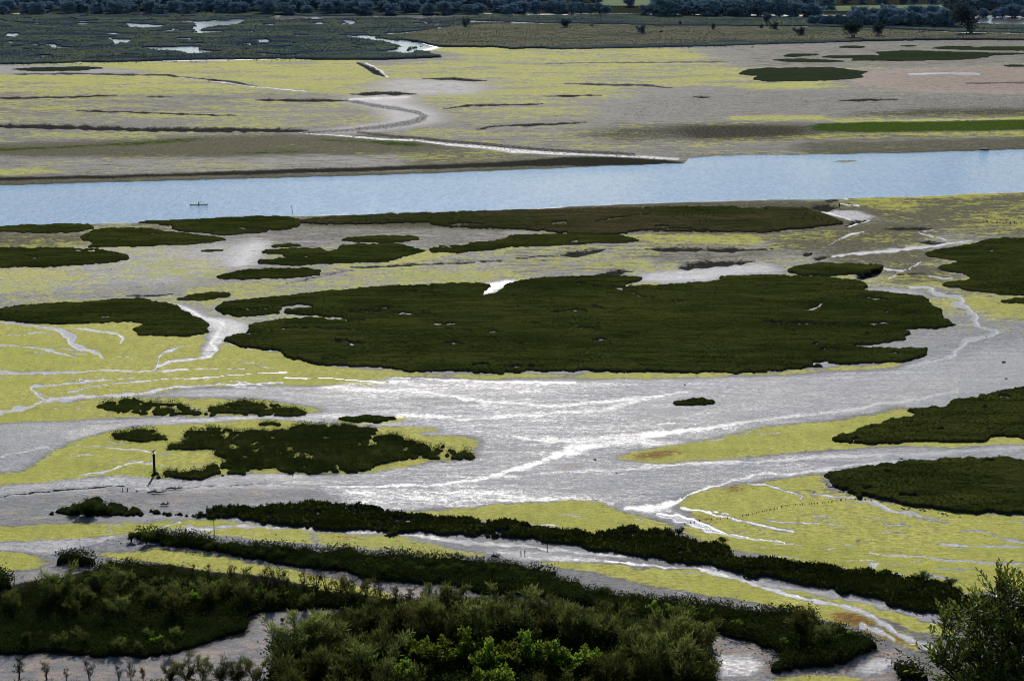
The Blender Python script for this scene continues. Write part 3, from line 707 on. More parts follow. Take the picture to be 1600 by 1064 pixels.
# gravelly shoal just showing in the river
sd = np.hypot((UC - 1322) / 42, (VV - 251) / 3.2)
Z = Z + 1.35 * rs * (1 - sstep(sd, 0.3, 1.3)) * (1 + 0.12 * (fbm(GX / 3, GY / 3, 31) - 0.5) * 2)
for sd_ in ((UU < -48) & (VV < 98), (UU > 1648) & (VV < 66)):
    for k_, v_ in (('film', 0.0), ('grn', 0.7), ('drk', 0.6), ('alg', 0.0), ('wet', 0.1)): Fd[k_][sd_] = v_
Fd['film'] = np.clip(Fd['film'], 0, 1)
for k in Fd: 
    if k != 'hgt': Fd[k] = np.clip(Fd[k], 0, 1)

gb = NB('tidal_flat')
P0 = gb.pos()
A0 = gb.attr('fa'); B0 = gb.attr('fb')
sa = gb.n('ShaderNodeSeparateColor'); gb.t.links.new(A0.outputs['Color'], sa.inputs[0])
sb = gb.n('ShaderNodeSeparateColor'); gb.t.links.new(B0.outputs['Color'], sb.inputs[0])
alg, wet, film, org = sa.outputs[0], sa.outputs[1], sa.outputs[2], A0.outputs['Alpha']
tan_, olv, grn, drk = sb.outputs[0], sb.outputs[1], sb.outputs[2], B0.outputs['Alpha']
nA = gb.noise(gb.pos((0.22, 0.30, 1)), 1.0, 9, 0.66, 0.3)     # patches a few metres wide
nB = gb.noise(gb.pos((0.9, 1.1, 1)), 1.0, 8, 0.68, 0.2)       # fine patches
nC = gb.noise(gb.pos((0.10, 0.42, 1)), 1.0, 9, 0.70, 0.6)     # flow streaks
nD = gb.noise(P0, 4.0, 5, 0.65)                                # grain
nE = gb.noise(P0, 0.035, 3, 0.5)                               # slow drift
def boost(n): return gb.math('MULTIPLY_ADD', gb.math('SUBTRACT', n, 0.5), 2.0, 0.5)
nA, nB, nC = boost(nA), boost(nB), boost(nC)
nH = boost(gb.noise(gb.pos((0.55, 0.16, 1)), 1.0, 10, 0.78))
nK = boost(gb.noise(gb.pos((3.0, 1.3, 1)), 1.0, 6, 0.75))
def thr(f, n, k=1.5, a=0.44, b=0.56):
    q = gb.math('MULTIPLY_ADD', gb.math('SUBTRACT', n, 0.5), k, f)
    return gb.mapr(q, a, b)
nG = boost(gb.noise(gb.pos((0.022, 0.045, 1)), 1.0, 6, 0.6, 0.5))
m_alg = thr(alg, gb.math('ADD', gb.math('MULTIPLY', nG, 0.35), gb.math('ADD', gb.math('MULTIPLY', nA, 0.40), gb.math('MULTIPLY', nB, 0.25))), 2.0, 0.32, 0.68)
m_film = thr(film, gb.math('ADD', gb.math('MULTIPLY', nC, 0.38), gb.math('ADD', gb.math('MULTIPLY', nB, 0.27), gb.math('MULTIPLY', nK, 0.35))), 1.15, 0.22, 0.84)
m_org = thr(org, nB, 1.2, 0.34, 0.70)
m_tan = thr(tan_, nA, 0.9, 0.25, 0.75)
m_olv = thr(olv, nC, 1.2, 0.30, 0.70)
m_grn = thr(grn, nA, 0.9, 0.35, 0.65)
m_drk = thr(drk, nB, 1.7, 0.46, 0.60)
mud = gb.mix(gb.mapr(nB, 0.1, 0.9), (0.058, 0.065, 0.096), (0.150, 0.160, 0.210))
mud = gb.mix(gb.math('MULTIPLY', gb.mapr(nA, 0.45, 1.0), 0.55), mud, (0.200, 0.210, 0.255))
mud = gb.mix(gb.math('MULTIPLY', gb.mapr(nD, 0.50, 0.72), 0.5), mud, (0.065, 0.062, 0.064))
mud = gb.mix(gb.mapr(nE, 0.35, 0.65), mud, (0.160, 0.160, 0.170))
mud = gb.mix(gb.mapr(wet, 0.42, 0.72), gb.mix(gb.mapr(nB, 0.1, 0.9), (0.090, 0.082, 0.068), (0.225, 0.205, 0.170)), mud)
c = gb.mix(m_tan, mud, gb.mix(nD, (0.25, 0.175, 0.125), (0.46, 0.33, 0.24)))
c = gb.mix(gb.math('MULTIPLY', m_olv, 0.85), c, gb.mix(gb.mapr(nB, 0.35, 0.65), (0.095, 0.086, 0.042), (0.190, 0.168, 0.085)))
algc = gb.mix(gb.mapr(nB, 0.32, 0.68), (0.450, 0.425, 0.070), (0.640, 0.585, 0.145))
algc = gb.mix(gb.mapr(nE, 0.38, 0.62), algc, gb.mix(nD, (0.41, 0.410, 0.060), (0.590, 0.555, 0.115)))
algc = gb.mix(gb.math('MULTIPLY', gb.mapr(nD, 0.55, 0.75), 0.35), algc, (0.16, 0.15, 0.05))
algc = gb.mix(gb.math('MULTIPLY', gb.mapr(nC, 0.62, 1.0), 0.55), algc, (0.20, 0.19, 0.075))
algc = gb.mix(gb.math('MULTIPLY', gb.mapr(nG, 0.55, 1.0), 0.6), algc, (0.36, 0.365, 0.06))
algc = gb.mix(gb.math('MULTIPLY', gb.mapr(nA, 0.68, 1.05), 0.55), algc, (0.36, 0.27, 0.085))
c = gb.mix(m_alg, c, algc)
c = gb.mix(m_grn, c, gb.mix(gb.mapr(nB, 0.3, 0.7), (0.040, 0.075, 0.012), (0.095, 0.135, 0.026)))
c = gb.mix(m_org, c, gb.mix(gb.mapr(nB, 0.4, 0.6), (0.20, 0.085, 0.018), (0.34, 0.19, 0.04)))
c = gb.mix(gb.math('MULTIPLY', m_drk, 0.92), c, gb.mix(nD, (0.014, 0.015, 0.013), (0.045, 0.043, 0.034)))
mf = gb.math('MULTIPLY', m_film, gb.math('SUBTRACT', 1.0, gb.math('MULTIPLY', m_drk, 0.9)))
gr = gb.math('MULTIPLY', gb.mapr(nH, -0.1, 1.1, 0.62, 1.34, False), gb.mapr(nK, -0.1, 1.1, 0.70, 1.28, False))
vm = gb.n('ShaderNodeVectorMath', operation='SCALE')
gb.t.links.new(c, vm.inputs[0]); gb.set(vm.inputs['Scale'], gr)
c = vm.outputs[0]
spk = gb.math('MULTIPLY', gb.mapr(gb.noise(gb.pos((0.45, 0.14, 1)), 2.3, 3, 0.6), 0.64, 0.70), gb.math('SUBTRACT', 1.0, gb.math('MULTIPLY', m_alg, 0.8)))
c = gb.mix(gb.math('MULTIPLY', spk, 0.75), c, (0.035, 0.034, 0.034))
c = gb.mix(gb.math('MULTIPLY', mf, 0.6), c, (0.10, 0.10, 0.115))
dry = gb.math('MAXIMUM', gb.math('MAXIMUM', m_alg, m_drk), gb.math('MAXIMUM', m_grn, gb.math('MULTIPLY', m_olv, 0.7)))
wetm = gb.math('MULTIPLY', wet, gb.math('SUBTRACT', 1.0, gb.math('MULTIPLY', dry, 0.8)))
rough = gb.fmix(wetm, 0.92, 0.55)
rough = gb.fmix(mf, rough, gb.fmix(gb.mapr(film, 0.86, 0.93), gb.fmix(gb.mapr(film, 0.70, 0.80), gb.mapr(nB, 0.3, 0.7, 0.54, 0.40), 0.36), 0.13))
spec = gb.fmix(wetm, 0.10, 0.45)
spec = gb.fmix(mf, spec, 0.46)
spec = gb.math('MULTIPLY', spec, gb.math('SUBTRACT', 1.0, gb.math('MAXIMUM', m_drk, gb.math('MAXIMUM', m_grn, gb.math('MULTIPLY', m_olv, 0.8)))))
bh = gb.math('ADD', gb.math('MULTIPLY', nB, 0.6), gb.math('MULTIPLY', nD, 0.5))
bst = gb.fmix(mf, 0.75, 0.12)
pb = gb.bsdf(c, rough, spec, bh, bst, 0.32)
M['flat'] = gb.finish(pb.outputs[0])

nv, nu = UU.shape
idx = np.arange(nv * nu).reshape(nv, nu)
quads = np.stack([idx[:-1, :-1].ravel(), idx[1:, :-1].ravel(), idx[1:, 1:].ravel(), idx[:-1, 1:].ravel()], 1)
fa = np.stack([Fd['alg'], Fd['wet'], Fd['film'], Fd['org']], -1).reshape(-1, 4)
fb = np.stack([Fd['tan'], Fd['olv'], Fd['grn'], Fd['drk']], -1).reshape(-1, 4)
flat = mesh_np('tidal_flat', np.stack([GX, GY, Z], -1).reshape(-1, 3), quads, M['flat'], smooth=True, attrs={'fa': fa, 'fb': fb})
tag(flat, kind='structure')

# ------------------------------------------------------------------ river
rb = NB('river_water')
Pw = rb.pos((1.0, 1.0, 1.0))
w1 = rb.noise(rb.pos((0.8, 1.5, 1)), 1.0, 4, 0.6, 0.3)
w2 = rb.noise(rb.pos((0.06, 0.16, 1)), 1.0, 3, 0.5)
w3 = rb.noise(rb.pos((0.012, 0.05, 1)), 1.0, 3, 0.55)
w4 = rb.noise(rb.pos((0.85, 0.22, 1)), 1.0, 5, 0.7)
hh = rb.math('ADD', rb.math('ADD', w1, rb.math('MULTIPLY', w4, 2.2)), rb.math('MULTIPLY', w2, 0.0))
body = rb.mix(rb.mapr(rb.math('ADD', rb.math('MULTIPLY', w3, 0.12), rb.math('MULTIPLY', w4, 0.88)), 0.38, 0.62), (0.12, 0.26, 0.46), (0.23, 0.39, 0.58))
pr = rb.bsdf(body, 0.07, 0.5, hh, 0.30, 0.34, IOR=1.33)
M['river'] = rb.finish(pr.outputs[0])
xs = [p[0] for p in UB]
rp_u = [(-9000, 288)] + [(-60, 288)] + [(p[0], p[1] - 6) for p in UB if p[0] > -60 and not (1040 < p[0] < 1110)] + [(9000, 225)]
rp_l = [(-9000, 360), (-60, 360)] + [(p[0], p[1] + 6) for p in LB if p[0] > -60] + [(9000, 302)]
us = np.concatenate([[-6000, -2500, -800, -300], np.arange(-60, 1680, 12.0), [1900, 2400, 4000, 7600]])
top = np.interp(us, [p[0] for p in rp_u], [p[1] for p in rp_u])
bot = np.interp(us, [p[0] for p in rp_l], [p[1] for p in rp_l])
rows = 10
VW = []
for i in range(rows + 1):
    x, y, s = ground(us, top + (bot - top) * i / rows, -0.34)
    VW.append(np.stack([x, y, np.full_like(x, -0.34)], -1))
VW = np.concatenate(VW)
ii = np.arange((rows + 1) * len(us)).reshape(rows + 1, len(us))
river = mesh_np('river', VW, np.stack([ii[:-1, :-1].ravel(), ii[1:, :-1].ravel(), ii[1:, 1:].ravel(), ii[:-1, 1:].ravel()], 1), M['river'], smooth=True)
tag(river, kind='structure')

# ------------------------------------------------------------------ hillside under the camera
hx = np.linspace(-260, 260, 80); hy = np.linspace(-140, 175, 90)
HX, HY = np.meshgrid(hx, hy)
HZ = CAMH - 2.2 - np.where(HY > 0, HY * 0.60, HY * 0.08) + (fbm(HX / 18, HY / 18, 12) - 0.5) * 2.5 * np.clip(np.abs(HY) / 25, 0, 1) - np.where(HY > 150, (HY - 150) * 0.3, 0) - 2.0 * np.clip(np.abs(HY) / 40, 0, 1)
HZ = np.maximum(HZ, -3)
hi = np.arange(HX.size).reshape(HX.shape)
hill = mesh_np('hillside', np.stack([HX, HY, HZ], -1).reshape(-1, 3), np.stack([hi[:-1, :-1].ravel(), hi[:-1, 1:].ravel(), hi[1:, 1:].ravel(), hi[1:, :-1].ravel()], 1), M['hillside'], smooth=True)
tag(hill, kind='structure')

# ================================================================== LEAVES / TUFTS
def leaf_quads(C, D, L, Wd, rng, up=0.0):
    """diamond leaves: C bases, D unit directions, L lengths, Wd widths -> verts, quads"""
    n = len(C)
    rnd = rng.normal(size=(n, 3))
    side = np.cross(D, rnd)
    side /= np.linalg.norm(side, axis=1)[:, None] + 1e-9
    L = L[:, None]; Wd = Wd[:, None]
    v0 = C; v2 = C + D * L
    m = C + D * L * 0.45
    V = np.stack([v0, m + side * Wd * 0.5, v2, m - side * Wd * 0.5], 1).reshape(-1, 3)
    q = np.arange(n * 4).reshape(n, 4)
    return V, q

def unit(a):
    return a / (np.linalg.norm(a, axis=-1, keepdims=True) + 1e-9)

# ------------------------------------------------------------------ saltmarsh
irng = random.Random(21)
def rills(P, n, lo=0.7, hi=1.3, l0=10, l1=60):
    """short creeks winding through a marsh"""
    P = np.asarray(P, float); out = []
    while len(out) < n:
        u_, v_ = irng.uniform(P[:, 0].min(), P[:, 0].max()), irng.uniform(P[:, 1].min(), P[:, 1].max())
        if not inpoly(np.array([u_]), np.array([v_]), P)[0]: continue
        l_ = irng.uniform(l0, l1); q = [(u_, v_)]
        for k in range(5): q.append((q[-1][0] + l_ / 5, q[-1][1] + irng.uniform(-1.6, 1.6)))
        out.append((q, irng.uniform(lo, hi)))
    return out
def marsh(name, P, label, cat='salt marsh', H=0.55, mats=('grass_dark', 'turf_dark'), dens=0.30, hgt=(0.09, 0.20), amp=(0.8, 5.0, 0.85), group=None,
          holes=(), cover=1.0, ustep=1.6, vstep=1.1, leafy=False, soft=1, wid=0.13, gaps=0.0, creeks=()):
    """raised plateau of mud with a cover of blades or leaf clumps; one thing with two parts"""
    if name == 'marsh_island' and not leafy: H *= 0.6
    P = np.asarray(P, float)
    u0, u1 = P[:, 0].min() - 14, P[:, 0].max() + 14
    v0, v1 = P[:, 1].min() - 8, P[:, 1].max() + 8
    us_ = np.arange(u0, u1, ustep); vs_ = np.arange(v0, v1, vstep)
    A, B = np.meshgrid(us_, vs_)
    A2, B2 = warp(A, B, amp[0], amp[1], 11)
    A2, B2 = warp(A2, B2, amp[2], amp[1] * 0.22, 17)
    X, Y, s = ground(A, B)
    lift = ((H + 1.0 * hgt[1]) * 0.5 if leafy else (H + 0.6 * hgt[1]) * 0.55) * s
    m = inpoly(A2, B2, P) & inpoly(A2, B2 - np.minimum(lift, 0.35 * (P[:, 1].max() - P[:, 1].min())), P)
    for h in holes: m &= ~inpoly(A2, B2, h)
    X, Y, s = ground(A, B)
    if gaps > 0:
        
        edge = boxblur(m.astype(float), 5, 9)
        m &= (0.45 * fbm(X / 2.6, Y / 4.0, 71) + 0.55 * fbm(X / 0.9, Y / 1.6, 75, 2)) > gaps + 0.10 * (1 - edge) - 0.08 * edge
    if name == 'marsh_island' and not creeks and np.ptp(P[:, 0]) > 110 and np.ptp(P[:, 1]) > 24 and not leafy:
        creeks = rills(P, int(np.ptp(P[:, 0]) * np.ptp(P[:, 1]) / 2600), 0.9, 1.5, 10, 40)
    for cp, cw in creeks: m &= segdist(A2, B2, cp, cw) > 1
    m = m.astype(float)
    sm = boxblur(m, soft, soft)
    hz = sstep(sm, 0.12, 0.62)
    cxy = G((P[:, 0].min() + P[:, 0].max()) / 2, (P[:, 1].min() + P[:, 1].max()) / 2)
    Zt = H * hz * (0.8 + 0.5 * fbm(X / 9, Y / 9, 81)) + hz * 0.05 * (fbm(X / 1.6, Y / 1.6, 83) - 0.5) - 0.12 * (1 - hz)
    keep = sm > 0.04
    kf = keep[:-1, :-1] & keep[1:, :-1] & keep[1:, 1:] & keep[:-1, 1:]
    id_ = np.arange(A.size).reshape(A.shape)
    q = np.stack([id_[:-1, :-1][kf], id_[1:, :-1][kf], id_[1:, 1:][kf], id_[:-1, 1:][kf]], 1)
    used, inv = np.unique(q, return_inverse=True)
    root = empty(name, cxy)
    tag(root, label, cat, group)
    XYZ = np.stack([X, Y, Zt], -1).reshape(-1, 3)
    if len(used):
        mesh_np('mud_bank', XYZ[used] - np.array(cxy), inv.reshape(q.shape), M[mats[1]], root, smooth=True, tint=hz.reshape(-1)[used])
    # cover, thinning out over the rim
    ins = np.argwhere((hz > 0.55) & (m > 0.3))
    rim = np.argwhere((sm > 0.02) & (hz <= 0.55))
    if len(rim) and len(ins):
        rr = np.random.default_rng(4)
        ins = np.concatenate([ins, rim[rr.random(len(rim)) < (0.30 if not leafy else 0.18)]])
    ntuft = int(len(ins) * ustep * vstep * dens)
    if ntuft > 3:
        rng = np.random.default_rng(abs(hash(label)) % 9999 if False else int(P.sum()) % 9973)
        pk = ins[rng.integers(0, len(ins), ntuft)]
        uu = us_[pk[:, 1]] + rng.uniform(-.5, .5, ntuft) * ustep
        vv = vs_[pk[:, 0]] + rng.uniform(-.5, .5, ntuft) * vstep
        x, y, ss = ground(uu, vv)
        z = Zt[pk[:, 0], pk[:, 1]]
        if cover < 1:
            kk = fbm(x / 4, y / 4, 91) < cover
            x, y, z, ss = x[kk], y[kk], z[kk], ss[kk]
        n = len(x)
        hh_ = rng.uniform(hgt[0], hgt[1], n) * (0.6 + 0.8 * fbm(x / 5, y / 5, 93))
        k = 9 if leafy else 3
        base = np.repeat(np.stack([x, y, z - 0.04], -1), k, 0)
        hk = np.repeat(hh_, k)
        tv = np.repeat(np.clip(rng.normal(0.45, 0.12, n) + 0.5 * (fbm(x / 7, y / 7, 95) - 0.5), 0, 1), k)
        if leafy:
            off = rng.normal(size=(n * k, 3)) * np.stack([hk * 0.5, hk * 0.5, hk * 0.28], -1)
            off[:, 2] = np.abs(off[:, 2]) + hk * rng.uniform(0, 0.75, n * k)
            D = unit(rng.normal(size=(n * k, 3)) + np.array([0, 0, 0.8]))
            Lq = rng.uniform(0.5, 1.0, n * k) * np.clip(hk * 0.42, 0.12, 0.5)
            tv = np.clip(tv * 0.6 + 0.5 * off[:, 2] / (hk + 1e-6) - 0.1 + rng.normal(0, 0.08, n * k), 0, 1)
            V, Q = leaf_quads(base + off, D, Lq, Lq * 0.55, rng)
            tn = np.repeat(tv, 4)
        else:
            wd = wid * (7.5 / np.repeat(np.clip(ss, 2.0, 13), k)) ** 0.6
            D = unit(rng.normal(size=(n * k, 3)) * np.array([0.45, 0.45, 0.15]) + np.array([0, 0, 1.0]))
            V, Q = leaf_quads(base + rng.normal(size=(n * k, 3)) * np.array([0.1, 0.1, 0]), D, hk * rng.uniform(0.7, 1.2, n * k), wd, rng)
            tn = np.repeat(tv, 4)
        mesh_np('marsh_grass' if not leafy else 'scrub', V - np.array(cxy), Q, M[mats[0]], root, tint=tn)
    return root

I1 = [(335,482),(350,472),(395,467),(440,462),(500,456),(560,449),(620,446),(700,443),(748,442),(763,445),(765,450),(752,462),(775,457),(798,441),(845,433),(935,430),(1000,432),(1006,437),(985,443),(970,447),(1000,446),(1050,443),(1100,441),(1128,437),(1123,431),(1200,430),(1300,432),(1345,440),(1357,447),(1350,453),(1385,456),(1445,463),(1457,475),(1475,485),(1472,495),(1495,507),(1468,513),(1414,514),(1424,521),(1412,526),(1416,532),(1379,537),(1330,540),(1318,541),(1375,543),(1446,543),(1450,554),(1416,564),(1337,568),(1214,580),(1142,584),(1017,581),(930,580),(837,580),(777,583),(702,580),(650,581),(605,575),(560,573),(502,571),(442,556),(446,549),(375,543),(368,539),(341,530),(390,517),(384,508),(420,501),(440,497),(500,497.5),(575,500),(500,494),(455,491),(443,488),(447,482),(488,480),(488,477),(460,476),(443,479),(437,486),(434,492),(370,494),(350,490)]
marsh('marsh_island', I1, 'very large dark green saltmarsh island filling the middle of the photo', H=0.7, dens=0.34,
      creeks=(([(960, 452), (985, 458), (1000, 465)], 1.5), ([(920, 478), (945, 486), (955, 492)], 1.6), ([(1270, 483), (1285, 475)], 1.7), ([(1256, 486), (1272, 485)], 1.8), ([(1190, 504), (1250, 507), (1330, 508), (1390, 507)], 1.2), ([(900, 443), (940, 450), (985, 452)], 1.2), ([(520, 503), (570, 503)], 1.1), ([(670, 446), (672, 455), (640, 458)], 1.2), ([(1270, 538), (1285, 537)], 1.6), ([(690, 515), (740, 520)], 1.1), ([(440, 515), (490, 514), (560, 517)], 1.3), *rills(I1, 40, 0.9, 1.6)))
marsh('marsh_island', [(-60,486),(0,482),(30,477),(135,470),(215,465),(235,469),(245,473),(275,475),(290,487),(332,506),(322,512),(331,520),(285,526),(220,524),(205,515),(225,506),(205,503),(130,506),(50,506),(0,500),(-60,498)],
      'dark saltmarsh island at the left edge with a rounded lobe above the algae lawn', H=0.6,
      creeks=(([(158, 496), (175, 495)], 1.2),))
marsh('marsh_island', [(-60,388),(60,385.5),(150,388.5),(200,398),(203,404),(165,411),(90,417),(-60,418)], 'smooth oval dark marsh patch cut by the left edge, below the river bank', H=0.5)
marsh('marsh_island', [(-60,356),(90,349),(140,350),(150,357),(120,363),(60,364),(-60,361)], 'thin dark marsh strip at the left edge right beside the river', H=0.5)
marsh('marsh_island', [(125,370),(140,361),(165,356),(200,355),(235,357),(285,364),(345,370),(355,375),(300,382),(210,386),(135,387),(148,380),(130,375)], 'dark marsh patch just below and left of the wedge along the near river bank', H=0.5)
marsh('marsh_island', [(195,346),(250,345),(350,340),(400,337),(450,338),(476,345),(460,356),(435,362),(350,368),(285,362),(265,357),(270,352),(235,349)], 'dark green marsh wedge hugging the near river bank at left, beside the leaning pole', H=0.6)
marsh('marsh_island', [(400,412),(405,407),(450,402),(445,398),(408,396),(406,391),(460,387),(500,387),(510,392),(527,390),(530,384),(565,381),(620,380),(640,385),(667,391),(625,402),(605,409),(550,411),(465,415)], 'long dark marsh patch with two fingers pointing left, north of the big island', H=0.5)
marsh('marsh_island', [(530,375),(540,371),(600,367),(650,368),(656,374),(619,379),(565,379)], 'small flat oval marsh islet directly behind the patch with two fingers', H=0.45)
marsh('marsh_island', [(670,388),(690,383),(725,383),(740,378),(770,376),(800,367),(840,365),(925,364),(975,368),(1006,377),(970,380),(925,380),(905,382),(860,385),(800,386),(715,395),(675,394)], 'long tapering dark marsh strip behind the centre of the big island', H=0.5)
marsh('marsh_island', [(310,391),(330,389),(366,390),(345,393),(315,393)], 'tiny flat dark islet on pale mud between two marsh patches at left', H=0.3)
marsh('marsh_island', [(417,384),(430,381),(465,380.5),(476,384),(450,386),(425,387)], 'little marsh islet above the fingers of the long patch', H=0.35)
marsh('marsh_island', [(335,432),(370,422),(420,419),(480,419),(503,423),(497,429),(450,435),(380,437),(340,436)], 'lens shaped dark marsh islet alone on mud, above the left end of the largest', H=0.5)
marsh('marsh_island', [(273,466),(300,460),(330,457),(361,458),(355,463),(310,470),(280,470)], 'small slug shaped marsh islet off the left tip of the big island', H=0.45)
marsh('marsh_bank', [(455,346),(520,338),(620,333),(800,328),(900,326),(1060,322),(1200,323),(1262,324),(1272,329),(1300,338),(1322,350),(1290,353),(1240,358),(1190,364),(1150,362),(1085,362),(1030,361),(985,363),(975,367),(900,366),(860,362),(800,358),(700,355),(660,348),(500,351)],
      'long brown and green marsh strip lining the near bank of the river', H=0.45, mats=('grass_brown', 'turf_brown'), dens=0.34, hgt=(0.12, 0.28), gaps=0.37,
      holes=([(858,350),(870,346),(886,347),(885,352),(862,353)],[(1020,354),(1040,352),(1045,356),(1022,357)],[(840,362),(852,358),(856,363),(842,366)],[(700,351),(750,350),(760,353),(700,354)]),
      creeks=(([(930, 348), (960, 342), (1000, 337), (1040, 335), (1075, 334)], [1.6, 1.6, 1.2, 0.8, 0.8]), ([(1155, 326), (1190, 326), (1210, 331)], 0.8), ([(1000, 362), (1040, 358), (1110, 360)], 0.8)))
marsh('marsh_island', [(1440,396),(1465,389),(1500,385),(1520,379),(1545,373),(1600,371),(1660,370),(1660,464),(1600,462),(1540,457),(1475,447),(1470,441),(1520,435),(1505,427),(1470,422),(1465,415),(1503,409),(1452,401)], 'large dark marsh island at the right edge below the river, stepped on its left side', H=0.6, dens=0.36)
marsh('marsh_island', [(1562,470),(1585,465),(1660,466),(1660,475),(1590,475),(1565,473)], 'small dark marsh scrap at the right edge under the stepped island', H=0.4)
marsh('marsh_island', [(1228,423),(1240,416),(1280,411),(1350,412),(1382,414),(1378,419),(1345,430),(1330,430),(1250,431)], 'narrow marsh islet with a steep black bank at its right end, behind the big island', H=0.9)
marsh('marsh_island', [(1296,688),(1311,680),(1337,673),(1330,668),(1375,661),(1390,655),(1435,648),(1405,641),(1435,637),(1484,631),(1491,624),(1525,620),(1555,613),(1600,604),(1660,598),(1660,688),(1600,685),(1547,684),(1542,690),(1506,692),(1412,691),(1360,696),(1330,693)], 'dark marsh island entering from the right edge, between two grey mud channels', H=0.7, dens=0.36)
marsh('marsh_island', [(1285,741),(1319,731),(1394,724),(1435,719),(1540,714),(1600,716),(1660,717),(1660,810),(1555,802),(1499,802),(1412,790),(1394,780),(1337,774),(1315,764),(1296,759),(1300,750)], 'dark marsh island with a stony rim at the right edge, on the algae lawn', H=0.8, dens=0.38)
marsh('marsh_island', [(1047,631),(1060,625),(1090,621),(1118,626),(1115,632),(1070,634)], 'very small dark islet alone on the shining mud right of centre', H=0.5, dens=0.5)
SC = dict(amp=(1.6, 5.0, 0.9), dens=0.30, hgt=(0.35, 0.7), leafy=True, mats=('scrub', 'turf_dark'), soft=1)
marsh('marsh_island', [(142,635),(161,629),(180,623),(210,621),(240,625),(270,627),(300,632),(318,640),(315,646),(270,650),(221,650),(176,646)], 'ragged marsh patch left of a similar one, in the yellow algae lawn at left', H=0.25, gaps=0.455, **SC)
marsh('marsh_island', [(319,642),(334,632),(356,626),(412,625),(439,629),(460,634),(499,641),(469,646),(371,648),(326,647)], 'broken marsh patch with a pointed right end, upper pair in the algae lawn at left', H=0.25, gaps=0.455, **SC)
marsh('marsh_island', [(521,653),(562,647),(600,649),(628,655),(590,660),(540,659)], 'tidy flat lens of marsh between grey mud and the ragged cluster', H=0.5)
marsh('marsh_island', [(163,681),(180,672),(217,671),(244,674),(262,681),(258,686),(210,688),(175,686)], 'little clump of marsh left of the ragged cluster, above the bird post', H=0.25, gaps=0.39, **SC)
marsh('marsh_island', [(217,741),(240,733),(300,731),(304,726),(364,721),(337,716),(345,704),(300,705),(247,700),(259,692),(281,688),(289,680),(285,672),(334,665),(375,668),(405,671),(450,668),(472,659),(502,660),(540,663),(585,665),(585,674),(654,681),(645,687),(680,694),(732,694),(702,700),(744,709),(735,716),(657,719),(600,722),(586,727),(590,733),(556,740),(484,741),(412,737),(349,743),(270,747),(225,746)], 'large ragged marsh cluster at lower left, with the bird post on its tip', H=0.3, gaps=0.455, **SC)
marsh('marsh_island', [(405,659),(430,655),(452,660),(440,665),(410,664)], 'tiny tuft of marsh on the upper edge of the ragged cluster', H=0.2, **SC)
marsh('marsh_island', [(290,804),(330,795),(400,789),(450,785),(560,786),(600,793),(615,800),(680,802),(740,806),(770,812),(825,815),(860,822),(900,826),(985,826),(1052,829),(1060,836),(1124,842),(1146,857),(1150,864),(1206,871),(1277,880),(1315,886),(1375,893),(1420,901),(1450,904),(1480,912),(1500,925),(1560,940),(1640,960),(1640,985),(1540,975),(1472,961),(1439,955),(1360,932),(1319,927),(1277,917),(1225,906),(1172,902),(1120,886),(1112,880),(1000,872),(920,858),(875,850),(800,841),(725,838),(612,831),(500,824),(412,820),(356,814),(330,809)],
      'long dark reedy marsh ridge slanting from lower left down to the glossy shrub', H=0.8, dens=0.36, hgt=(0.22, 0.5), amp=(1.2, 6.0, 1.0), wid=0.18)
# far marshes
pools = [[(-60,33),(22,33.5),(22,35),(-60,35)],[(100,36),(165,37),(160,39),(130,40)],[(170,37),(200,36.5),(215,38),(250,39),(262,41),(250,44),(225,45.5),(205,44),(200,40)],[(260,32),(300,32.5),(303,35),(262,34.5)],[(305,37),(320,33),(340,32),(350,35),(362,30),(385,31),(378,37),(345,41),(330,43),(315,48),(300,47)],[(310,50),(350,49),(352,52),(310,54),(290,53)],[(163,54),(180,51),(188,55),(175,56.5)],[(170,61),(205,62),(200,69),(180,69)],[(70,69),(90,69),(86,73),(128,75),(120,78),(85,77.5)],[(205,74),(250,74),(300,72.5),(320,73.5),(310,78),(355,81),(320,85),(280,82),(245,80)],[(12,52),(35,55),(22,60),(2,58)],[(410,29),(430,24),(460,24),(480,26),(540,25),(600,24.5),(640,24),(700,23.5),(760,24),(740,26.5),(690,30),(610,29.5),(560,28),(500,30.5),(470,31),(440,33)],[(478,38),(500,35),(515,37),(500,40)],[(525,33),(545,31),(560,35),(550,38)],[(405,39),(430,37),(425,42)],[(455,54),(495,55),(465,58.5)],[(520,55),(545,55),(600,61),(650,67),(670,71),(640,76),(625,85),(590,85),(585,82),(620,77),(625,73),(600,67),(560,62)],[(398,62),(420,61),(420,68),(402,69)],[(452,67),(466,68),(462,72)],[(543,68),(556,68),(558,71)],[(396,83),(460,86),(465,90),(440,90),(400,87)],[(640,30),(665,31),(660,33)],[(104,28),(116,28),(116,30),(104,30)],[(124,25),(138,25),(138,27),(124,27)],[(730,34),(760,33),(800,34.5),(800,36.5),(735,36.5)]]
prn = random.Random(14)
for i in range(70):
    u_, v_ = prn.uniform(-40, 760), prn.uniform(26, 88); l_ = prn.uniform(5, 22); h_ = prn.uniform(0.9, 2.2)
    pools.append([(u_, v_), (u_ + l_ * 0.4, v_ - h_ * 0.6), (u_ + l_, v_ - h_ * 0.1), (u_ + l_ * 0.8, v_ + h_ * 0.5), (u_ + l_ * 0.3, v_ + h_ * 0.6)])
FM = dict(H=1.0, dens=0.30, hgt=(0.5, 0.9), amp=(2.5, 10, 1.2), ustep=1.6, vstep=0.7, soft=1, wid=0.2)
crng = random.Random(8)
fcreeks = []
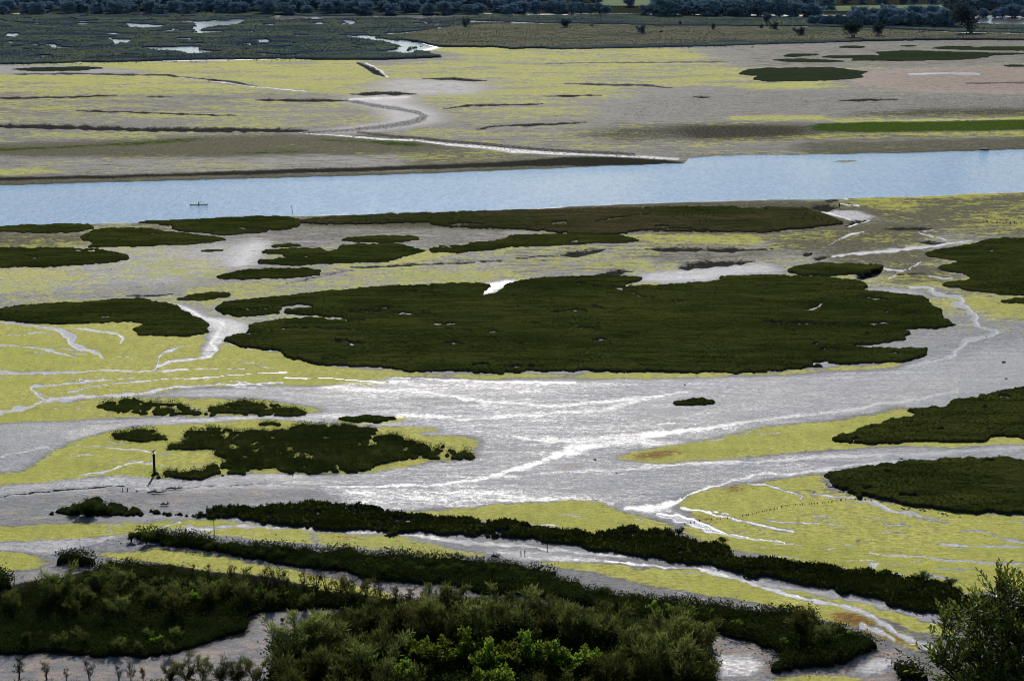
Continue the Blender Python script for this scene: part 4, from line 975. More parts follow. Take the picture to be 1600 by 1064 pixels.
for i in range(120):
    u_, v_ = crng.uniform(-40, 780), crng.uniform(24, 92); l_ = crng.uniform(8, 46)
    fcreeks.append(([(u_, v_), (u_ + l_ * 0.5, v_ + crng.uniform(-1, 1)), (u_ + l_, v_ + crng.uniform(-1.5, 1.5))], crng.uniform(0.7, 1.35)))
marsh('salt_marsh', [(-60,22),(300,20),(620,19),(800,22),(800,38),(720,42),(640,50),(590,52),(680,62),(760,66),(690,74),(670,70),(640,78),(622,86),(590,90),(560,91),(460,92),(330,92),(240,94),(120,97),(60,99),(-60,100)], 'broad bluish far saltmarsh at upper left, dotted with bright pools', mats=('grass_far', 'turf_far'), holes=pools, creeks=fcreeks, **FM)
marsh('mud_bank_ridge', [(462,88),(500,83),(560,80),(600,82),(640,84),(650,80),(665,80),(680,86),(720,88),(690,90),(600,94),(560,94),(500,94),(458,92)], 'low dark ridge on the front edge of the far left marsh', cat='mud ridge', H=1.6, dens=0.30, hgt=(0.5, 1.0), mats=('far_shrub', 'turf_far'), amp=(2, 8, 1), ustep=1.5, vstep=0.6, soft=1)
RB_ = dict(cat='scrub bank', dens=0.34, hgt=(0.6, 1.2), mats=('far_shrub', 'turf_far'), amp=(2, 8, 1), ustep=1.5, vstep=0.6, soft=1)
marsh('scrub_bank', [(120,95),(150,90),(200,87),(330,84.5),(458,86.5),(458,92),(330,93.5),(240,95.5),(200,97),(130,98)], 'dark scrubby front edge of the far left marsh, middle stretch', H=1.2, **RB_)
marsh('scrub_bank', [(-60,90),(60,91),(118,94),(118,98.5),(60,100),(-60,101)], 'dark scrubby front edge of the far left marsh, by the left edge', H=1.2, **RB_)
F2 = dict(FM); F2.update(H=1.5, hgt=(0.4, 0.8))
marsh('grassland', [(590,56),(640,52),(700,43),(770,38),(900,38),(1060,42),(1200,42),(1350,45),(1500,52),(1660,56),(1660,64),(1560,63),(1500,62),(1350,65),(1200,68.5),(1130,66),(1100,70),(1000,72.5),(900,75),(800,77),(770,74),(690,74),(650,66)], 'far strip of pale dry grassland with a dark front bank, upper right', cat='grassland', mats=('grass_dry', 'turf_dry'), **F2)
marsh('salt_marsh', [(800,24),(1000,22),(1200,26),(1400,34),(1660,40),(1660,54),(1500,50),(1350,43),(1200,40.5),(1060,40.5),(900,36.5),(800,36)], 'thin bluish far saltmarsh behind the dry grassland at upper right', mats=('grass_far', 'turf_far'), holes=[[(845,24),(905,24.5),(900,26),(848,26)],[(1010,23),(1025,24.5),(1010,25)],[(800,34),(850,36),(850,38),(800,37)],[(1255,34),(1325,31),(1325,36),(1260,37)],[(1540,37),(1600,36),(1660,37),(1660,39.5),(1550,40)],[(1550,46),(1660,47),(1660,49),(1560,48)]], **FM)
marsh('scrub_bank', [(820,74.5),(870,69),(1000,66),(1130,63),(1200,62.5),(1330,62.5),(1330,66),(1200,69.5),(1130,72),(1000,75),(880,77.5)], 'dark scrubby bank along the front of the far dry grassland', H=1.0, **RB_)
f3 = dict(H=0.45, dens=0.30, hgt=(0.2, 0.4), amp=(1.8, 8, 0.8), ustep=1.5, vstep=0.7, soft=1, mats=('grass_cool', 'turf_cool'))
marsh('marsh_island', [(1153,116),(1165,108.5),(1200,106),(1300,105),(1357,112),(1345,117),(1353,121),(1300,126),(1200,128.5),(1175,125),(1185,119)], 'biggest of the flat dark marsh islets on the far mud at upper right', **f3)
marsh('marsh_island', [(1219,88),(1235,84),(1278,84),(1281,86),(1240,89.5)], 'small far islet left of the long double islets at upper right', **f3)
marsh('marsh_island', [(1198,93),(1250,91.5),(1290,93),(1332,96),(1290,98),(1230,97.5)], 'low far islet just above the biggest flat one at upper right', **f3)
marsh('marsh_island', [(1275,90),(1300,87),(1375,86),(1365,81),(1420,79),(1500,81),(1600,83),(1600,85),(1545,87),(1545,90),(1500,94),(1400,95.5),(1325,95),(1335,91)], 'long far islet in two joined bands at upper right, above the pink sand', **f3)
marsh('marsh_island', [(1446,76),(1480,72),(1560,73),(1660,73),(1660,80),(1600,79.5),(1540,79),(1480,77.5)], 'far islet touching the right edge above the two joined bands', holes=[[(1518,73),(1535,73),(1533,75),(1520,75)]], **f3)
marsh('marsh_island', [(1307,74),(1325,71.5),(1359,73),(1345,75.5),(1320,75.5)], 'tiny oval far islet below the second big round shrub', **f3)
marsh('marsh_island', [(1402,72),(1420,70.5),(1437,72),(1420,73.3)], 'tiniest far islet, a dark dash right of the tiny oval one', **f3)
marsh('marsh_island', [(1562,103.5),(1580,101),(1660,102),(1660,105.5),(1590,105)], 'thin far islet at the right edge on the pink sand', **f3)
marsh('marsh_island', [(10,108.5),(60,105),(140,104),(168,107),(120,111),(60,111.5)], 'flat far islet at upper left just below the blue marsh', **f3)
# scrub belts
SB = dict(mats=('scrub', 'turf_scrub'), leafy=True, dens=0.22, amp=(1.0, 4.0, 0.6), cat='scrub')
marsh('scrub_belt', [(191,838),(200,833),(225,829),(262,833),(300,833),(349,844),(412,850),(506,857),(556,859),(631,863),(721,872),(792,877),(871,892),(850,897),(920,904),(897,912),(950,924),(1002,931),(1062,935),(1110,940),(1172,949),(1199,953),(1262,953),(1285,968),(1356,992),(1379,1006),(1330,1030),(1274,1041),(1210,1049),(1187,1047),(1225,1019),(1169,1000),(1101,981),(1002,970),(875,940),(762,925),(687,912),(612,908),(500,889),(375,870),(319,861),(247,850)], 'long dark belt of low scrub slanting below the reedy ridge', H=0.45, hgt=(0.45, 0.95), **SB)
marsh('scrub_belt', [(135,900),(142,884),(176,876),(225,874),(270,884),(307,893),(375,907),(412,912),(487,918),(544,930),(640,935),(760,950),(860,965),(860,1000),(600,985),(544,951),(450,949),(382,959),(390,981),(367,992),(319,1007),(244,1026),(150,1027),(75,1020),(-60,1021),(-60,928),(0,927),(56,908),(90,905)], 'broad black mass of scrub at lower left, below the slanting belt', H=0.4, hgt=(0.4, 0.9), holes=[[(185,905),(240,905),(240,912),(190,913)]], **SB)
marsh('scrub_patch', [(88,876),(100,867),(130,866),(150,872),(148,882),(115,885),(92,882)], 'small dark scrub hummock on the mud above the black scrub mass', H=0.6, hgt=(0.6, 1.1), **SB)
marsh('scrub_patch', [(-60,890),(5,892),(14,905),(12,922),(-60,926)], 'dark scrub corner cut by the left edge beside a small mud creek', H=0.9, hgt=(0.8, 1.5), **SB)
marsh('scrub_patch', [(1394,1040),(1405,1033),(1425,1035),(1448,1050),(1450,1062),(1410,1062)], 'round low scrub hummock on mud next to the glossy shrub', H=0.5, hgt=(0.5, 0.9), **SB)
marsh('scrub_patch', [(-60,1066),(60,1065),(200,1066),(330,1064),(450,1066),(450,1130),(-60,1130)], 'dark fringe of scrub along the bottom edge at left', H=0.3, hgt=(0.3, 0.6), **SB)
marsh('scrub_patch', [(430,1005),(560,950),(760,945),(1000,975),(1105,1000),(1120,1140),(430,1140)], 'dark undergrowth beneath the tall thicket at bottom centre', H=0.5, hgt=(0.7, 1.4), **SB)
# debris bar with its bush
marsh('mud_bar', [(62,808),(82,800),(109,789),(150,776),(165,784),(202,788),(232,796),(290,800),(300,806),(230,804),(170,806),(100,806)], 'low brown mud bar with dark scrub at lower left, below the bird post', cat='mud bar', H=0.28, dens=0.16, hgt=(0.15, 0.4), mats=('scrub', 'turf_scrub'), leafy=True, gaps=0.42)

# ================================================================== TREES
def tree_mesh(seed, kind):
    """unit-metre tree: returns (wood MB, leaf V, Q, tint); about 1.0 tall before scaling by height"""
    rng = np.random.default_rng(seed)
    wood = MB(); Cs = []; Ds = []; Ls = []; Ws = []; Tn = []
    cfg = dict(tamarisk=(4, 0.55, 8, 1700, 0.115, 0.15), sparse=(3, 0.40, 6, 650, 0.075, 0.22), bush=(6, 0.85, 6, 1600, 0.11, 0.45),
               bright=(4, 0.60, 8, 1600, 0.10, 0.55), far=(1, 0.42, 18, 2600, 0.095, 0.75), conifer=(1, 0.2, 14, 1200, 0.10, 0.4))[kind]
    nst, spread, nbr, nleaf, L0, asp = cfg
    tips = []
    for i in range(nst):
        a = rng.uniform(0, 2 * math.pi)
        lean = spread * rng.uniform(0.25, 1.0) * (0.6 if nst == 1 else 1)
        if nst == 1: lean = 0.06
        hgt = rng.uniform(0.62, 0.98)
        p = [np.array([0.03 * math.cos(a) * (nst > 1), 0.03 * math.sin(a) * (nst > 1), -0.03])]
        for t in (0.25, 0.5, 0.75, 1.0):
            p.append(np.array([lean * t ** 1.2 * math.cos(a), lean * t ** 1.2 * math.sin(a), hgt * t]) + rng.normal(0, 0.02, 3))
        r0 = 0.022 if nst > 1 else 0.035
        wood.tube(p, [r0, r0 * 0.8, r0 * 0.6, r0 * 0.4, r0 * 0.15], 5, rng.uniform(0, 1))
        for j in range(nbr):
            t = rng.uniform(0.22 if kind != 'far' else 0.04, 0.98)
            k = min(int(t * 4), 3); q = p[k] + (p[k + 1] - p[k]) * (t * 4 - k)
            b = rng.uniform(0, 2 * math.pi)
            if kind == 'far': ln = 0.40 * math.sin(math.pi * (0.2 + 0.7 * t)) * rng.uniform(0.6, 1.1); el = rng.uniform(0.1, 0.9)
            elif kind == 'conifer': ln = 0.26 * (1.05 - t); el = 0.15
            else: ln = spread * rng.uniform(0.30, 0.65) * (1.15 - 0.5 * t); el = rng.uniform(0.25, 1.1)
            dv = np.array([math.cos(b) * math.cos(el), math.sin(b) * math.cos(el), math.sin(el)])
            q1 = q + dv * ln * 0.5 + rng.normal(0, 0.015, 3); q2 = q + dv * ln + np.array([0, 0, 0.06 * ln]) + rng.normal(0, 0.02, 3)
            wood.tube([q, q1, q2], [r0 * 0.38, r0 * 0.25, r0 * 0.08], 4, rng.uniform(0, 1), cap=False)
            tips.append((q, q1, q2, rng.uniform(0, 1)))
        tips.append((p[2], p[3], p[4], rng.uniform(0, 1)))
    nt_ = len(tips)
    which = rng.integers(0, nt_, nleaf)
    tt = rng.uniform(0.15, 1.05, nleaf) ** (0.7)
    Q0 = np.array([t[0] for t in tips]); Q1 = np.array([t[1] for t in tips]); Q2 = np.array([t[2] for t in tips])
    tq = np.array([t[3] for t in tips])
    pt = np.where((tt < 0.5)[:, None], Q0[which] + (Q1 - Q0)[which] * (tt * 2)[:, None], Q1[which] + (Q2 - Q1)[which] * (tt * 2 - 1)[:, None])
    sg = {'tamarisk': 0.042, 'sparse': 0.045, 'bush': 0.075, 'bright': 0.050, 'far': 0.062, 'conifer': 0.04}[kind]
    C = pt + rng.normal(0, sg, (nleaf, 3)) * np.array([1, 1, 0.8])
    C[:, 2] = np.maximum(C[:, 2], 0.01)
    bd = unit((Q2 - Q0)[which])
    D = unit(bd * 0.7 + rng.normal(0, 0.55, (nleaf, 3)) + np.array([0, 0, 0.35 if kind in ('tamarisk', 'sparse') else 0.1]))
    L = L0 * rng.uniform(0.6, 1.3, nleaf)
    V, Q = leaf_quads(C, D, L, L * asp, rng)
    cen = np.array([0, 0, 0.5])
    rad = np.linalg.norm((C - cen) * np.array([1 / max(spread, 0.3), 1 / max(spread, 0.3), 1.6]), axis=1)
    tint = np.clip(0.45 * tq[which] + 0.60 * (C[:, 2] - 0.35) + 0.30 * (rad - 0.6) + rng.normal(0.06, 0.15, nleaf), 0, 1)  # sunlit crown tops painted in: tint rises with height and radius
    return wood, V, Q, np.repeat(tint, 4)

protos = {}
def make_proto(key, seed, kind, mat, bark='bark', single=False):
    wood, V, Q, tn = tree_mesh(seed, kind)
    if single:
        wv = np.concatenate(wood.v); fc = [Q + len(wv)]
        fc.append(np.concatenate(wood.q))
        if wood.t: fc.append(np.concatenate(wood.t))
        o = mesh_np(key, np.concatenate([wv, V]), fc, [M[mat], M[bark]], None, np.concatenate([np.full(len(wv), 0.4), tn]), link=False)
        mi = np.zeros(len(o.data.polygons), np.int32); mi[len(Q):] = 1
        o.data.polygons.foreach_set('material_index', mi)
        protos[key] = (o.data,)
    else:
        fc = [np.concatenate(wood.q)] + ([np.concatenate(wood.t)] if wood.t else [])
        a = mesh_np('trunk', np.concatenate(wood.v), fc, M[bark], None, link=False)
        b = mesh_np('crown', V, Q, M[mat], None, tn, link=False)
        protos[key] = (a.data, b.data, a, b)
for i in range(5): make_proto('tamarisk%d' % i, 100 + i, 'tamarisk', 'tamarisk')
for i in range(4): make_proto('sparse%d' % i, 200 + i, 'sparse', 'dark_sprays')
for i in range(4): make_proto('bush%d' % i, 300 + i, 'bush', 'bush')
for i in range(3): make_proto('bright%d' % i, 400 + i, 'bright', 'bright')
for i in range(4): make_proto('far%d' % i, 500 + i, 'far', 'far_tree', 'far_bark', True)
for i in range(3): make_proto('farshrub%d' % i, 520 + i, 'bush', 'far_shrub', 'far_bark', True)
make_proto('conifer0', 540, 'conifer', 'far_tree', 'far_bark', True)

prng = random.Random(5)
def plant(key, name, u, v, hpx, label, cat, group=None, wide=1.0, z=0.0):
    """a tree whose foot is seen at (u, v) and which stands hpx photo pixels tall"""
    p = G(u, v, z)
    h = hpx / S(v)
    pr_ = protos[key]
    sc = (h * wide * prng.uniform(0.9, 1.1), h * wide * prng.uniform(0.9, 1.1), h)
    if len(pr_) == 1:
        o = bpy.data.objects.new(name, pr_[0]); col.objects.link(o)
        o.location = p; o.rotation_euler = (0, 0, prng.uniform(0, 6.28)); o.scale = sc
        return tag(o, label, cat, group)
    root = empty(name, p, prng.uniform(0, 6.28))
    root.scale = sc
    for part in pr_[2:]:
        c_ = part.copy(); c_.parent = root; col.objects.link(c_)
    return tag(root, label, cat, group)

def rk(base, n): return '%s%d' % (base, prng.randrange(n))

# thicket, bottom centre -------------------------------------------------
GT = 'olive feathery trees of the tall thicket at bottom centre'
LT = 'olive feathery tree packed into the tall thicket at bottom centre'
spots = []
for v0, n, ua, ub, h0 in ((982, 9, 620, 960, 58), (1002, 12, 540, 1060, 66), (1020, 13, 480, 1095, 72), (1050, 5, 440, 620, 78), (1046, 4, 960, 1100, 78), (1082, 5, 440, 610, 80), (1085, 5, 930, 1110, 84), (1112, 5, 450, 640, 66), (1116, 8, 620, 1110, 50)):
    for i in range(n):
        spots.append((ua + (ub - ua) * (i + 0.5 + prng.uniform(-.3, .3)) / n, v0 + prng.uniform(-8, 8), h0 * prng.uniform(0.75, 1.2)))
for (u, v, h) in spots:
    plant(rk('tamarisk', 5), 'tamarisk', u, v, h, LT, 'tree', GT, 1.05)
plant('tamarisk1', 'tamarisk', 478, 1040, 76, 'rounded olive tree at the left end of the tall thicket, leaning over pale mud', 'tree', None, 1.2)
plant('tamarisk3', 'tamarisk', 1060, 1062, 88, 'dark round topped tree at the right end of the tall thicket', 'tree', None, 1.15)
for (u, v, h) in ((735, 985, 62), (785, 992, 74), (828, 990, 60), (868, 985, 54), (700, 975, 50), (655, 965, 46), (945, 985, 48)):
    plant(rk('sparse', 4), 'bare_tree', u, v, h, 'dark thin tree standing up from the back of the tall thicket', 'tree', 'thin trees at the back of the tall thicket', 0.8)
GB = 'bright green bushes in the front of the thicket'
for (u, v, h) in ((655, 1050, 44), (690, 1058, 50), (738, 1050, 50), (762, 1070, 52), (800, 1066, 55), (832, 1052, 48), (862, 1058, 50), (888, 1066, 48), (918, 1064, 44), (640, 1080, 44), (780, 1092, 50), (965, 1050, 34), (985, 1040, 26), (850, 1000, 28), (905, 1000, 26), (1080, 1010, 24), (605, 1020, 26)):
    plant(rk('bright', 3), 'bright_bush', u, v, h * 1.18, 'fresh bright green bush in front of the olive trees of the thicket', 'bush', GB, 0.95)

# trees of the black scrub mass, lower left ------------------------------
GL = 'trees on the black scrub mass at lower left'
LL = 'olive feathery tree rising from the black scrub mass at lower left'
for v0, n, ua, ub, h0 in ((918, 4, 140, 290, 30), (937, 9, 60, 400, 38), (950, 11, 5, 560, 44), (966, 4, 0, 330, 40), (1004, 4, 0, 340, 26), (1018, 6, 0, 300, 28)):
    for i in range(n):
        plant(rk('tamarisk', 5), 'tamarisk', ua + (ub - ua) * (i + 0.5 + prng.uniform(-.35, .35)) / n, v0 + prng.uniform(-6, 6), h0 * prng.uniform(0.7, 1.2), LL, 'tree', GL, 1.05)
plant('tamarisk2', 'tamarisk', 96, 952, 66, 'tallest olive tree at the left of the black scrub mass', 'tree', None, 0.9)
GS_ = 'thin trees in a row along the top of the black scrub mass'
for (u, v, h) in ((300, 905, 26), (325, 912, 32), (362, 924, 52), (385, 924, 50), (403, 927, 44), (418, 928, 56), (432, 928, 52), (446, 930, 54), (475, 932, 48), (493, 933, 54), (512, 934, 46), (530, 936, 48), (550, 938, 46), (572, 940, 50), (592, 944, 52), (618, 948, 46), (640, 952, 46), (663, 956, 40)):
    plant(rk('sparse', 4), 'bare_tree', u, v, h, 'thin sparse tree in the row along the top of the black scrub mass', 'tree', GS_, 0.75)
for (u, v, h) in ((310, 945, 22), (330, 950, 24), (245, 1008, 16), (405, 935, 22), (440, 938, 20), (262, 955, 20)):
    plant(rk('bright', 3), 'bright_bush', u, v, h, 'small green bush lit up inside the black scrub mass', 'bush', 'green bushes in the black scrub mass')
for i in range(14):
    u = 140 + i * 33 + prng.uniform(-10, 10)
    plant(rk('bush', 4), 'low_bush', u, np.interp(u, [140, 240, 320, 420, 500, 600], [896, 893, 908, 922, 932, 945]) + prng.uniform(-3, 3), prng.uniform(8, 13), 'low dark bush on the upper edge of the black scrub mass', 'bush', 'low bushes on the upper edge of the black scrub mass')
# row of little trees on the mud at the bottom edge
for (u, v, h, t) in ((30, 1060, 46, 'first little tree from the left on the mud at the bottom edge'), (73, 1061, 38, 'second little tree from the left on the mud at the bottom edge'), (104, 1063, 24, 'smallest low tree in the row on the mud at the bottom edge'), (140, 1062, 38, 'upright little tree in the middle of the row at the bottom edge'), (186, 1064, 30, 'short little tree left of the forked pair at the bottom edge'), (205, 1066, 40, 'taller of the forked pair of little trees at the bottom edge'), (224, 1065, 30, 'right one of the forked pair of little trees at the bottom edge')):
    plant(rk('sparse', 4), 'small_tree', u, v, h, t, 'tree', None, 0.85)
for (u, v, h) in ((268, 1070, 40), (292, 1072, 46), (316, 1070, 42), (345, 1072, 46), (372, 1073, 52), (398, 1072, 46)):
    plant(rk('tamarisk', 5), 'tamarisk', u, v, h, 'rounded olive shrub in the clump at the bottom edge left of the thicket', 'shrub', 'olive shrubs at the bottom edge left of the thicket', 1.0)

# bushes on the slanting scrub belt --------------------------------------
GBelt = 'bushes on the long slanting scrub belt'
bl = [(200, 840), (300, 845), (400, 862), (500, 874), (600, 885), (700, 893), (800, 905), (900, 925), (1000, 950), (1100, 963), (1200, 985), (1300, 1005), (1340, 1015)]
for i in range(95):
    u = 200 + 1110 * (i + prng.random()) / 95
    v = np.interp(u, [p[0] for p in bl], [p[1] for p in bl]) + prng.uniform(-11, 12) * (0.6 if u < 500 else 1.0 if u < 1150 else 1.6)
    plant(rk('bush', 4), 'bush', u, v + 5, prng.uniform(9, 18), 'dark rounded bush growing on the long slanting scrub belt', 'bush', GBelt)
plant('tamarisk0', 'tamarisk', 1258, 1012, 60, 'round olive tree topping the right end of the slanting scrub belt', 'tree', None, 1.1)
plant('tamarisk4', 'tamarisk', 1296, 1010, 40, 'lower olive tree just right of the one topping the slanting belt', 'tree', None, 1.2)
for (u, v, h) in ((990, 958, 18), (1020, 962, 20), (1050, 964, 20), (1080, 968, 18), (1110, 975, 20), (1150, 985, 18), (1230, 1020, 20), (1330, 1000, 16)):
    plant(rk('bright', 3), 'bright_bush', u, v, h, 'mid green bush on the near side of the slanting scrub belt', 'bush', 'green bushes on the slanting scrub belt', 1.2)
for i, (u, v, h) in enumerate(((400, 856, 8), (545, 862, 8), (1485, 915, 12), (1440, 908, 13), (1060, 836, 10), (1130, 848, 9), (985, 830, 8))):
    plant('bush%d' % (i % 4), 'low_bush', u, v, h, 'low bush on the crest of a dark ridge in the lower part' if i > 1 else 'low bush on the crest of the slanting scrub belt', 'bush', 'bushes on the crest of the reedy ridge' if i > 1 else 'bushes on the crest of the scrub belt', 1.5)
plant('bush1', 'bush', 138, 803, 22, 'dark tangled bush on the brown mud bar at left', 'bush', None, 1.6)
for (u, v, h) in ((118, 803, 12), (152, 799, 14), (168, 802, 10)):
    plant(rk('bush', 4), 'low_bush', u, v, h, 'low dark bush beside the tangled bush on the brown mud bar', 'bush', 'low bushes on the brown mud bar', 1.8)
plant('bush0', 'bush', 441, 972, 7, 'tiny bush alone on the pale mud creek at the bottom', 'bush', None, 0.9)

# far trees ---------------------------------------------------------------
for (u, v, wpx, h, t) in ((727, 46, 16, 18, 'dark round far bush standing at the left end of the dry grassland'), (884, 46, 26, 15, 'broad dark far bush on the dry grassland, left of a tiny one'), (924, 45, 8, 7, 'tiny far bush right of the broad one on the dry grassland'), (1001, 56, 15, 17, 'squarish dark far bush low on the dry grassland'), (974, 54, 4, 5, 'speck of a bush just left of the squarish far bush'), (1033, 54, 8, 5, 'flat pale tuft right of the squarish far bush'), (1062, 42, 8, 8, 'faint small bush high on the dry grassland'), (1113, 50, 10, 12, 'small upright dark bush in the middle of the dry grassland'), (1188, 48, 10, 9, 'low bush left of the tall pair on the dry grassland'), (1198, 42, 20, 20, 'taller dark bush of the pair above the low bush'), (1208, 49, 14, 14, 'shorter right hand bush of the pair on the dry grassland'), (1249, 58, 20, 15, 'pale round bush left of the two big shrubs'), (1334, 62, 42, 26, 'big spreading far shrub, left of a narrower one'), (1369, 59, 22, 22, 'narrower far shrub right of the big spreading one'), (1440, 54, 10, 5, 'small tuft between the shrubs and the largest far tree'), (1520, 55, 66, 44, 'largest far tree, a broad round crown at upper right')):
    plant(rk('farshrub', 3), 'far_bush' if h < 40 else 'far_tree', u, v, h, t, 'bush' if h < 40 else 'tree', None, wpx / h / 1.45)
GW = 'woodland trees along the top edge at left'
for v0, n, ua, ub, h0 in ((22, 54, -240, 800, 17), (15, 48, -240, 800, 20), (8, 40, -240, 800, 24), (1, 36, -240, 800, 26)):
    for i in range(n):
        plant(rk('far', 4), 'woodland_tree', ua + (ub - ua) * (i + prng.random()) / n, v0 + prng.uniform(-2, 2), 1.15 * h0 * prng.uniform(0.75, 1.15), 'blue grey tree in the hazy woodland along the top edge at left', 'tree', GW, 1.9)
GW2 = 'far trees of the hedges at upper right'
for (va, vb, n, ua, ub, h0) in ((21, 22, 14, 790, 950, 17), (26, 27, 20, 1005, 1280, 26), (16, 16, 14, 1030, 1300, 22), (40, 43, 18, 1330, 1490, 24), (34, 36, 12, 1330, 1500, 24), (38, 40, 8, 1260, 1330, 14), (28, 28, 9, 1560, 1660, 20), (14, 16, 14, 1480, 1660, 20), (6, 8, 22, 1180, 1660, 16), (5, 5, 8, 830, 950, 14), (-4, -4, 26, 780, 1660, 14), (27, 29, 8, 1480, 1560, 14)):
    for i in range(n):
        t = (i + prng.random()) / n
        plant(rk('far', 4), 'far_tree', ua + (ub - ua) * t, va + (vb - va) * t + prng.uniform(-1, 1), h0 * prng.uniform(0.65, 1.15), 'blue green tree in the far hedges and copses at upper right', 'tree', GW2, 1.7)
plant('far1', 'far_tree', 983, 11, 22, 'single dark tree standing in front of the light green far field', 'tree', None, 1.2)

# far fields
fm = plain_mat('far_meadow', (0.10, 0.15, 0.065), (0.15, 0.20, 0.085), 0.03, 0.95, 0.05)
def sheet(name, P, z, mat):
    mb = MB(); pts = [G(u, v) for u, v in P]
    mb.v.append(np.array([(p.x, p.y, z) for p in pts])); mb.tint.append(np.zeros(len(pts))); mb.n = len(pts)
    o = mesh_np(name, mb.v[0], [np.arange(len(pts))[None, ::-1]], mat)
    return tag(o, kind='structure')
sheet('meadow', [(935, 10), (1030, 10), (1040, -3), (925, -3)], 0.35, fm)
sheet('meadow', [(1275, 19), (1480, 15), (1470, 8), (1270, 11)], 0.35, fm)

# ================================================================== SMALL THINGS
def post(name, u, v, hpx, rpx, label, cat, mat, lean=(0, 0), knob=False, group=None):
    p = G(u, v); s = S(v); h = hpx / s; r = rpx / s
    root = empty(name, p)
    tag(root, label, cat, group)
    mb = MB(); rng = np.random.default_rng(int(u * 7 + v))
    pts = [(lean[0] * t * h, lean[1] * t * h, -0.4 + (h + 0.4) * t) for t in np.linspace(0, 1, 8)]
    mb.tube(pts, [r * rng.uniform(0.88, 1.1) for _ in pts], 8)
    mb.build('shaft', M[mat], root, True)
    if knob:
        kb = MB(); kb.tube([(0, 0, h + 0.003), (0, 0, h + 0.10), (0, 0, h + 0.16), (0, 0, h + 0.30)], [r * 1.15, r * 1.1, r * 0.55, r * 0.4], 8)
        kb.build('cap', M[mat], root, True)
        cb = MB()
        for _ in range(70):
            a = rng.uniform(0, 6.28); zz = rng.uniform(0.05, 1.1)
            cb.blob((r * 1.02 * math.cos(a), r * 1.02 * math.sin(a), zz), (0.06, 0.06, 0.05), 5, 4, 0.2, rng)
        cb.build('mussel_crust', M['stone'], root)
    return root, h
pr_root, ph = post('mooring_post', 241.5, 741, 31, 2.0, 'thick dark timber post on the marsh tip at lower left, a bird on top', 'post', 'wood', knob=True)
post('marker_pole', 335, 840, 30, 0.55, 'very thin dark pole standing below the reedy ridge at lower left', 'pole', 'wood')
post('marker_pole', 458, 336, 15, 0.45, 'thin pale pole leaning left at the near river bank', 'pole', 'pale_wood', lean=(-0.16, 0))
for (u, v, h, t) in ((814, 866, 7, 'left stump of two short dark stumps on wet mud below the reedy ridge'), (820, 867, 8, 'right stump of two short dark stumps on wet mud below the reedy ridge'), (855, 858, 9, 'single dark stump right of the two stumps below the reedy ridge'), (489, 767, 5, 'left of two tiny dark stumps on the mud under the ragged cluster')):
    post('stump', u + 0.0 if u > 480 and v > 800 else 192, v, h, 0.7, t, 'stump', 'wood')
post('stump', 199, 767, 5, 0.7, 'right of two tiny dark stumps on the mud under the ragged cluster', 'stump', 'wood')
# rows of worn stakes
row = [(1070, 819), (1094, 813), (1130, 811), (1161, 806), (1180, 802), (1199, 798), (1216, 794), (1232, 790), (1255, 788), (1277, 787), (1300, 784), (1321, 781)]
base_st = None
def stake_row(pts, n, label, group, hh=(3.0, 5.5)):
    global base_st
    us2 = np.linspace(0, len(pts) - 1, n)
    for t in us2:
        u = np.interp(t, range(len(pts)), [p[0] for p in pts]) + prng.uniform(-2, 2)
        v = np.interp(t, range(len(pts)), [p[1] for p in pts]) + prng.uniform(-.6, .6)
        if base_st is None:
            mb = MB(); mb.tube([(0, 0, -0.3), (0.02, 0, 0.3), (0.03, 0.01, 0.75), (0.05, 0.02, 1.0)], [0.30, 0.28, 0.24, 0.14], 6)
            base_st = mb.build('stake', M['wood'], None, True); o = base_st
        else:
            o = base_st.copy(); col.objects.link(o)
        h = prng.uniform(*hh) / S(v)
        o.location = G(u, v); o.scale = (h * 0.8, h * 0.8, h); o.rotation_euler = (prng.uniform(-.2, .2), prng.uniform(-.2, .2), prng.uniform(0, 6))
        tag(o, label, 'stake', group)
stake_row(row, 52, 'short dark stake in the dotted line across the right algae lawn', 'stakes in a line across the right algae lawn', (1.5, 3.2))
stake_row([(1537, 347), (1560, 348.5), (1600, 350)], 16, 'short dark stake in the dotted line on the olive flat at right below the river', 'stakes in a line on the olive flat at right', (2.0, 3.5))

def rock_mesh(seed):
    rng = np.random.default_rng(seed); mb = MB()
    mb.blob((0, 0, 0.12), (0.5, 0.38, 0.34), 9, 6, 0.22, rng)
    return mb.build('rock', M['stone'], None, False)
rocks = [rock_mesh(1), rock_mesh(2), rock_mesh(3)]
usedr = set()
def rock(u, v, wpx, label, group=None, flat_=1.0):
    k = prng.randrange(3)
    if k in usedr: o = rocks[k].copy(); col.objects.link(o)
    else: o = rocks[k]; usedr.add(k)
    w_ = wpx / S(v)
    o.location = G(u, v); o.scale = (w_, w_, w_ * prng.uniform(0.6, 0.9) * (0.22 if wpx > 10 else 0.8)); o.rotation_euler = (0, 0, prng.uniform(-0.3, 0.3) if wpx > 10 else prng.uniform(0, 6))
    tag(o, label, 'rock', group)
for k in range(3): rock([930, 82, 1070][k], [718, 800, 601][k], [6, 6, 4][k], ['black rock lying on the shining mud below the centre', 'dark rock on grey mud at the left edge beside the mud bar', 'small dark rock on mud right of centre, left of the tiny islet'][k])
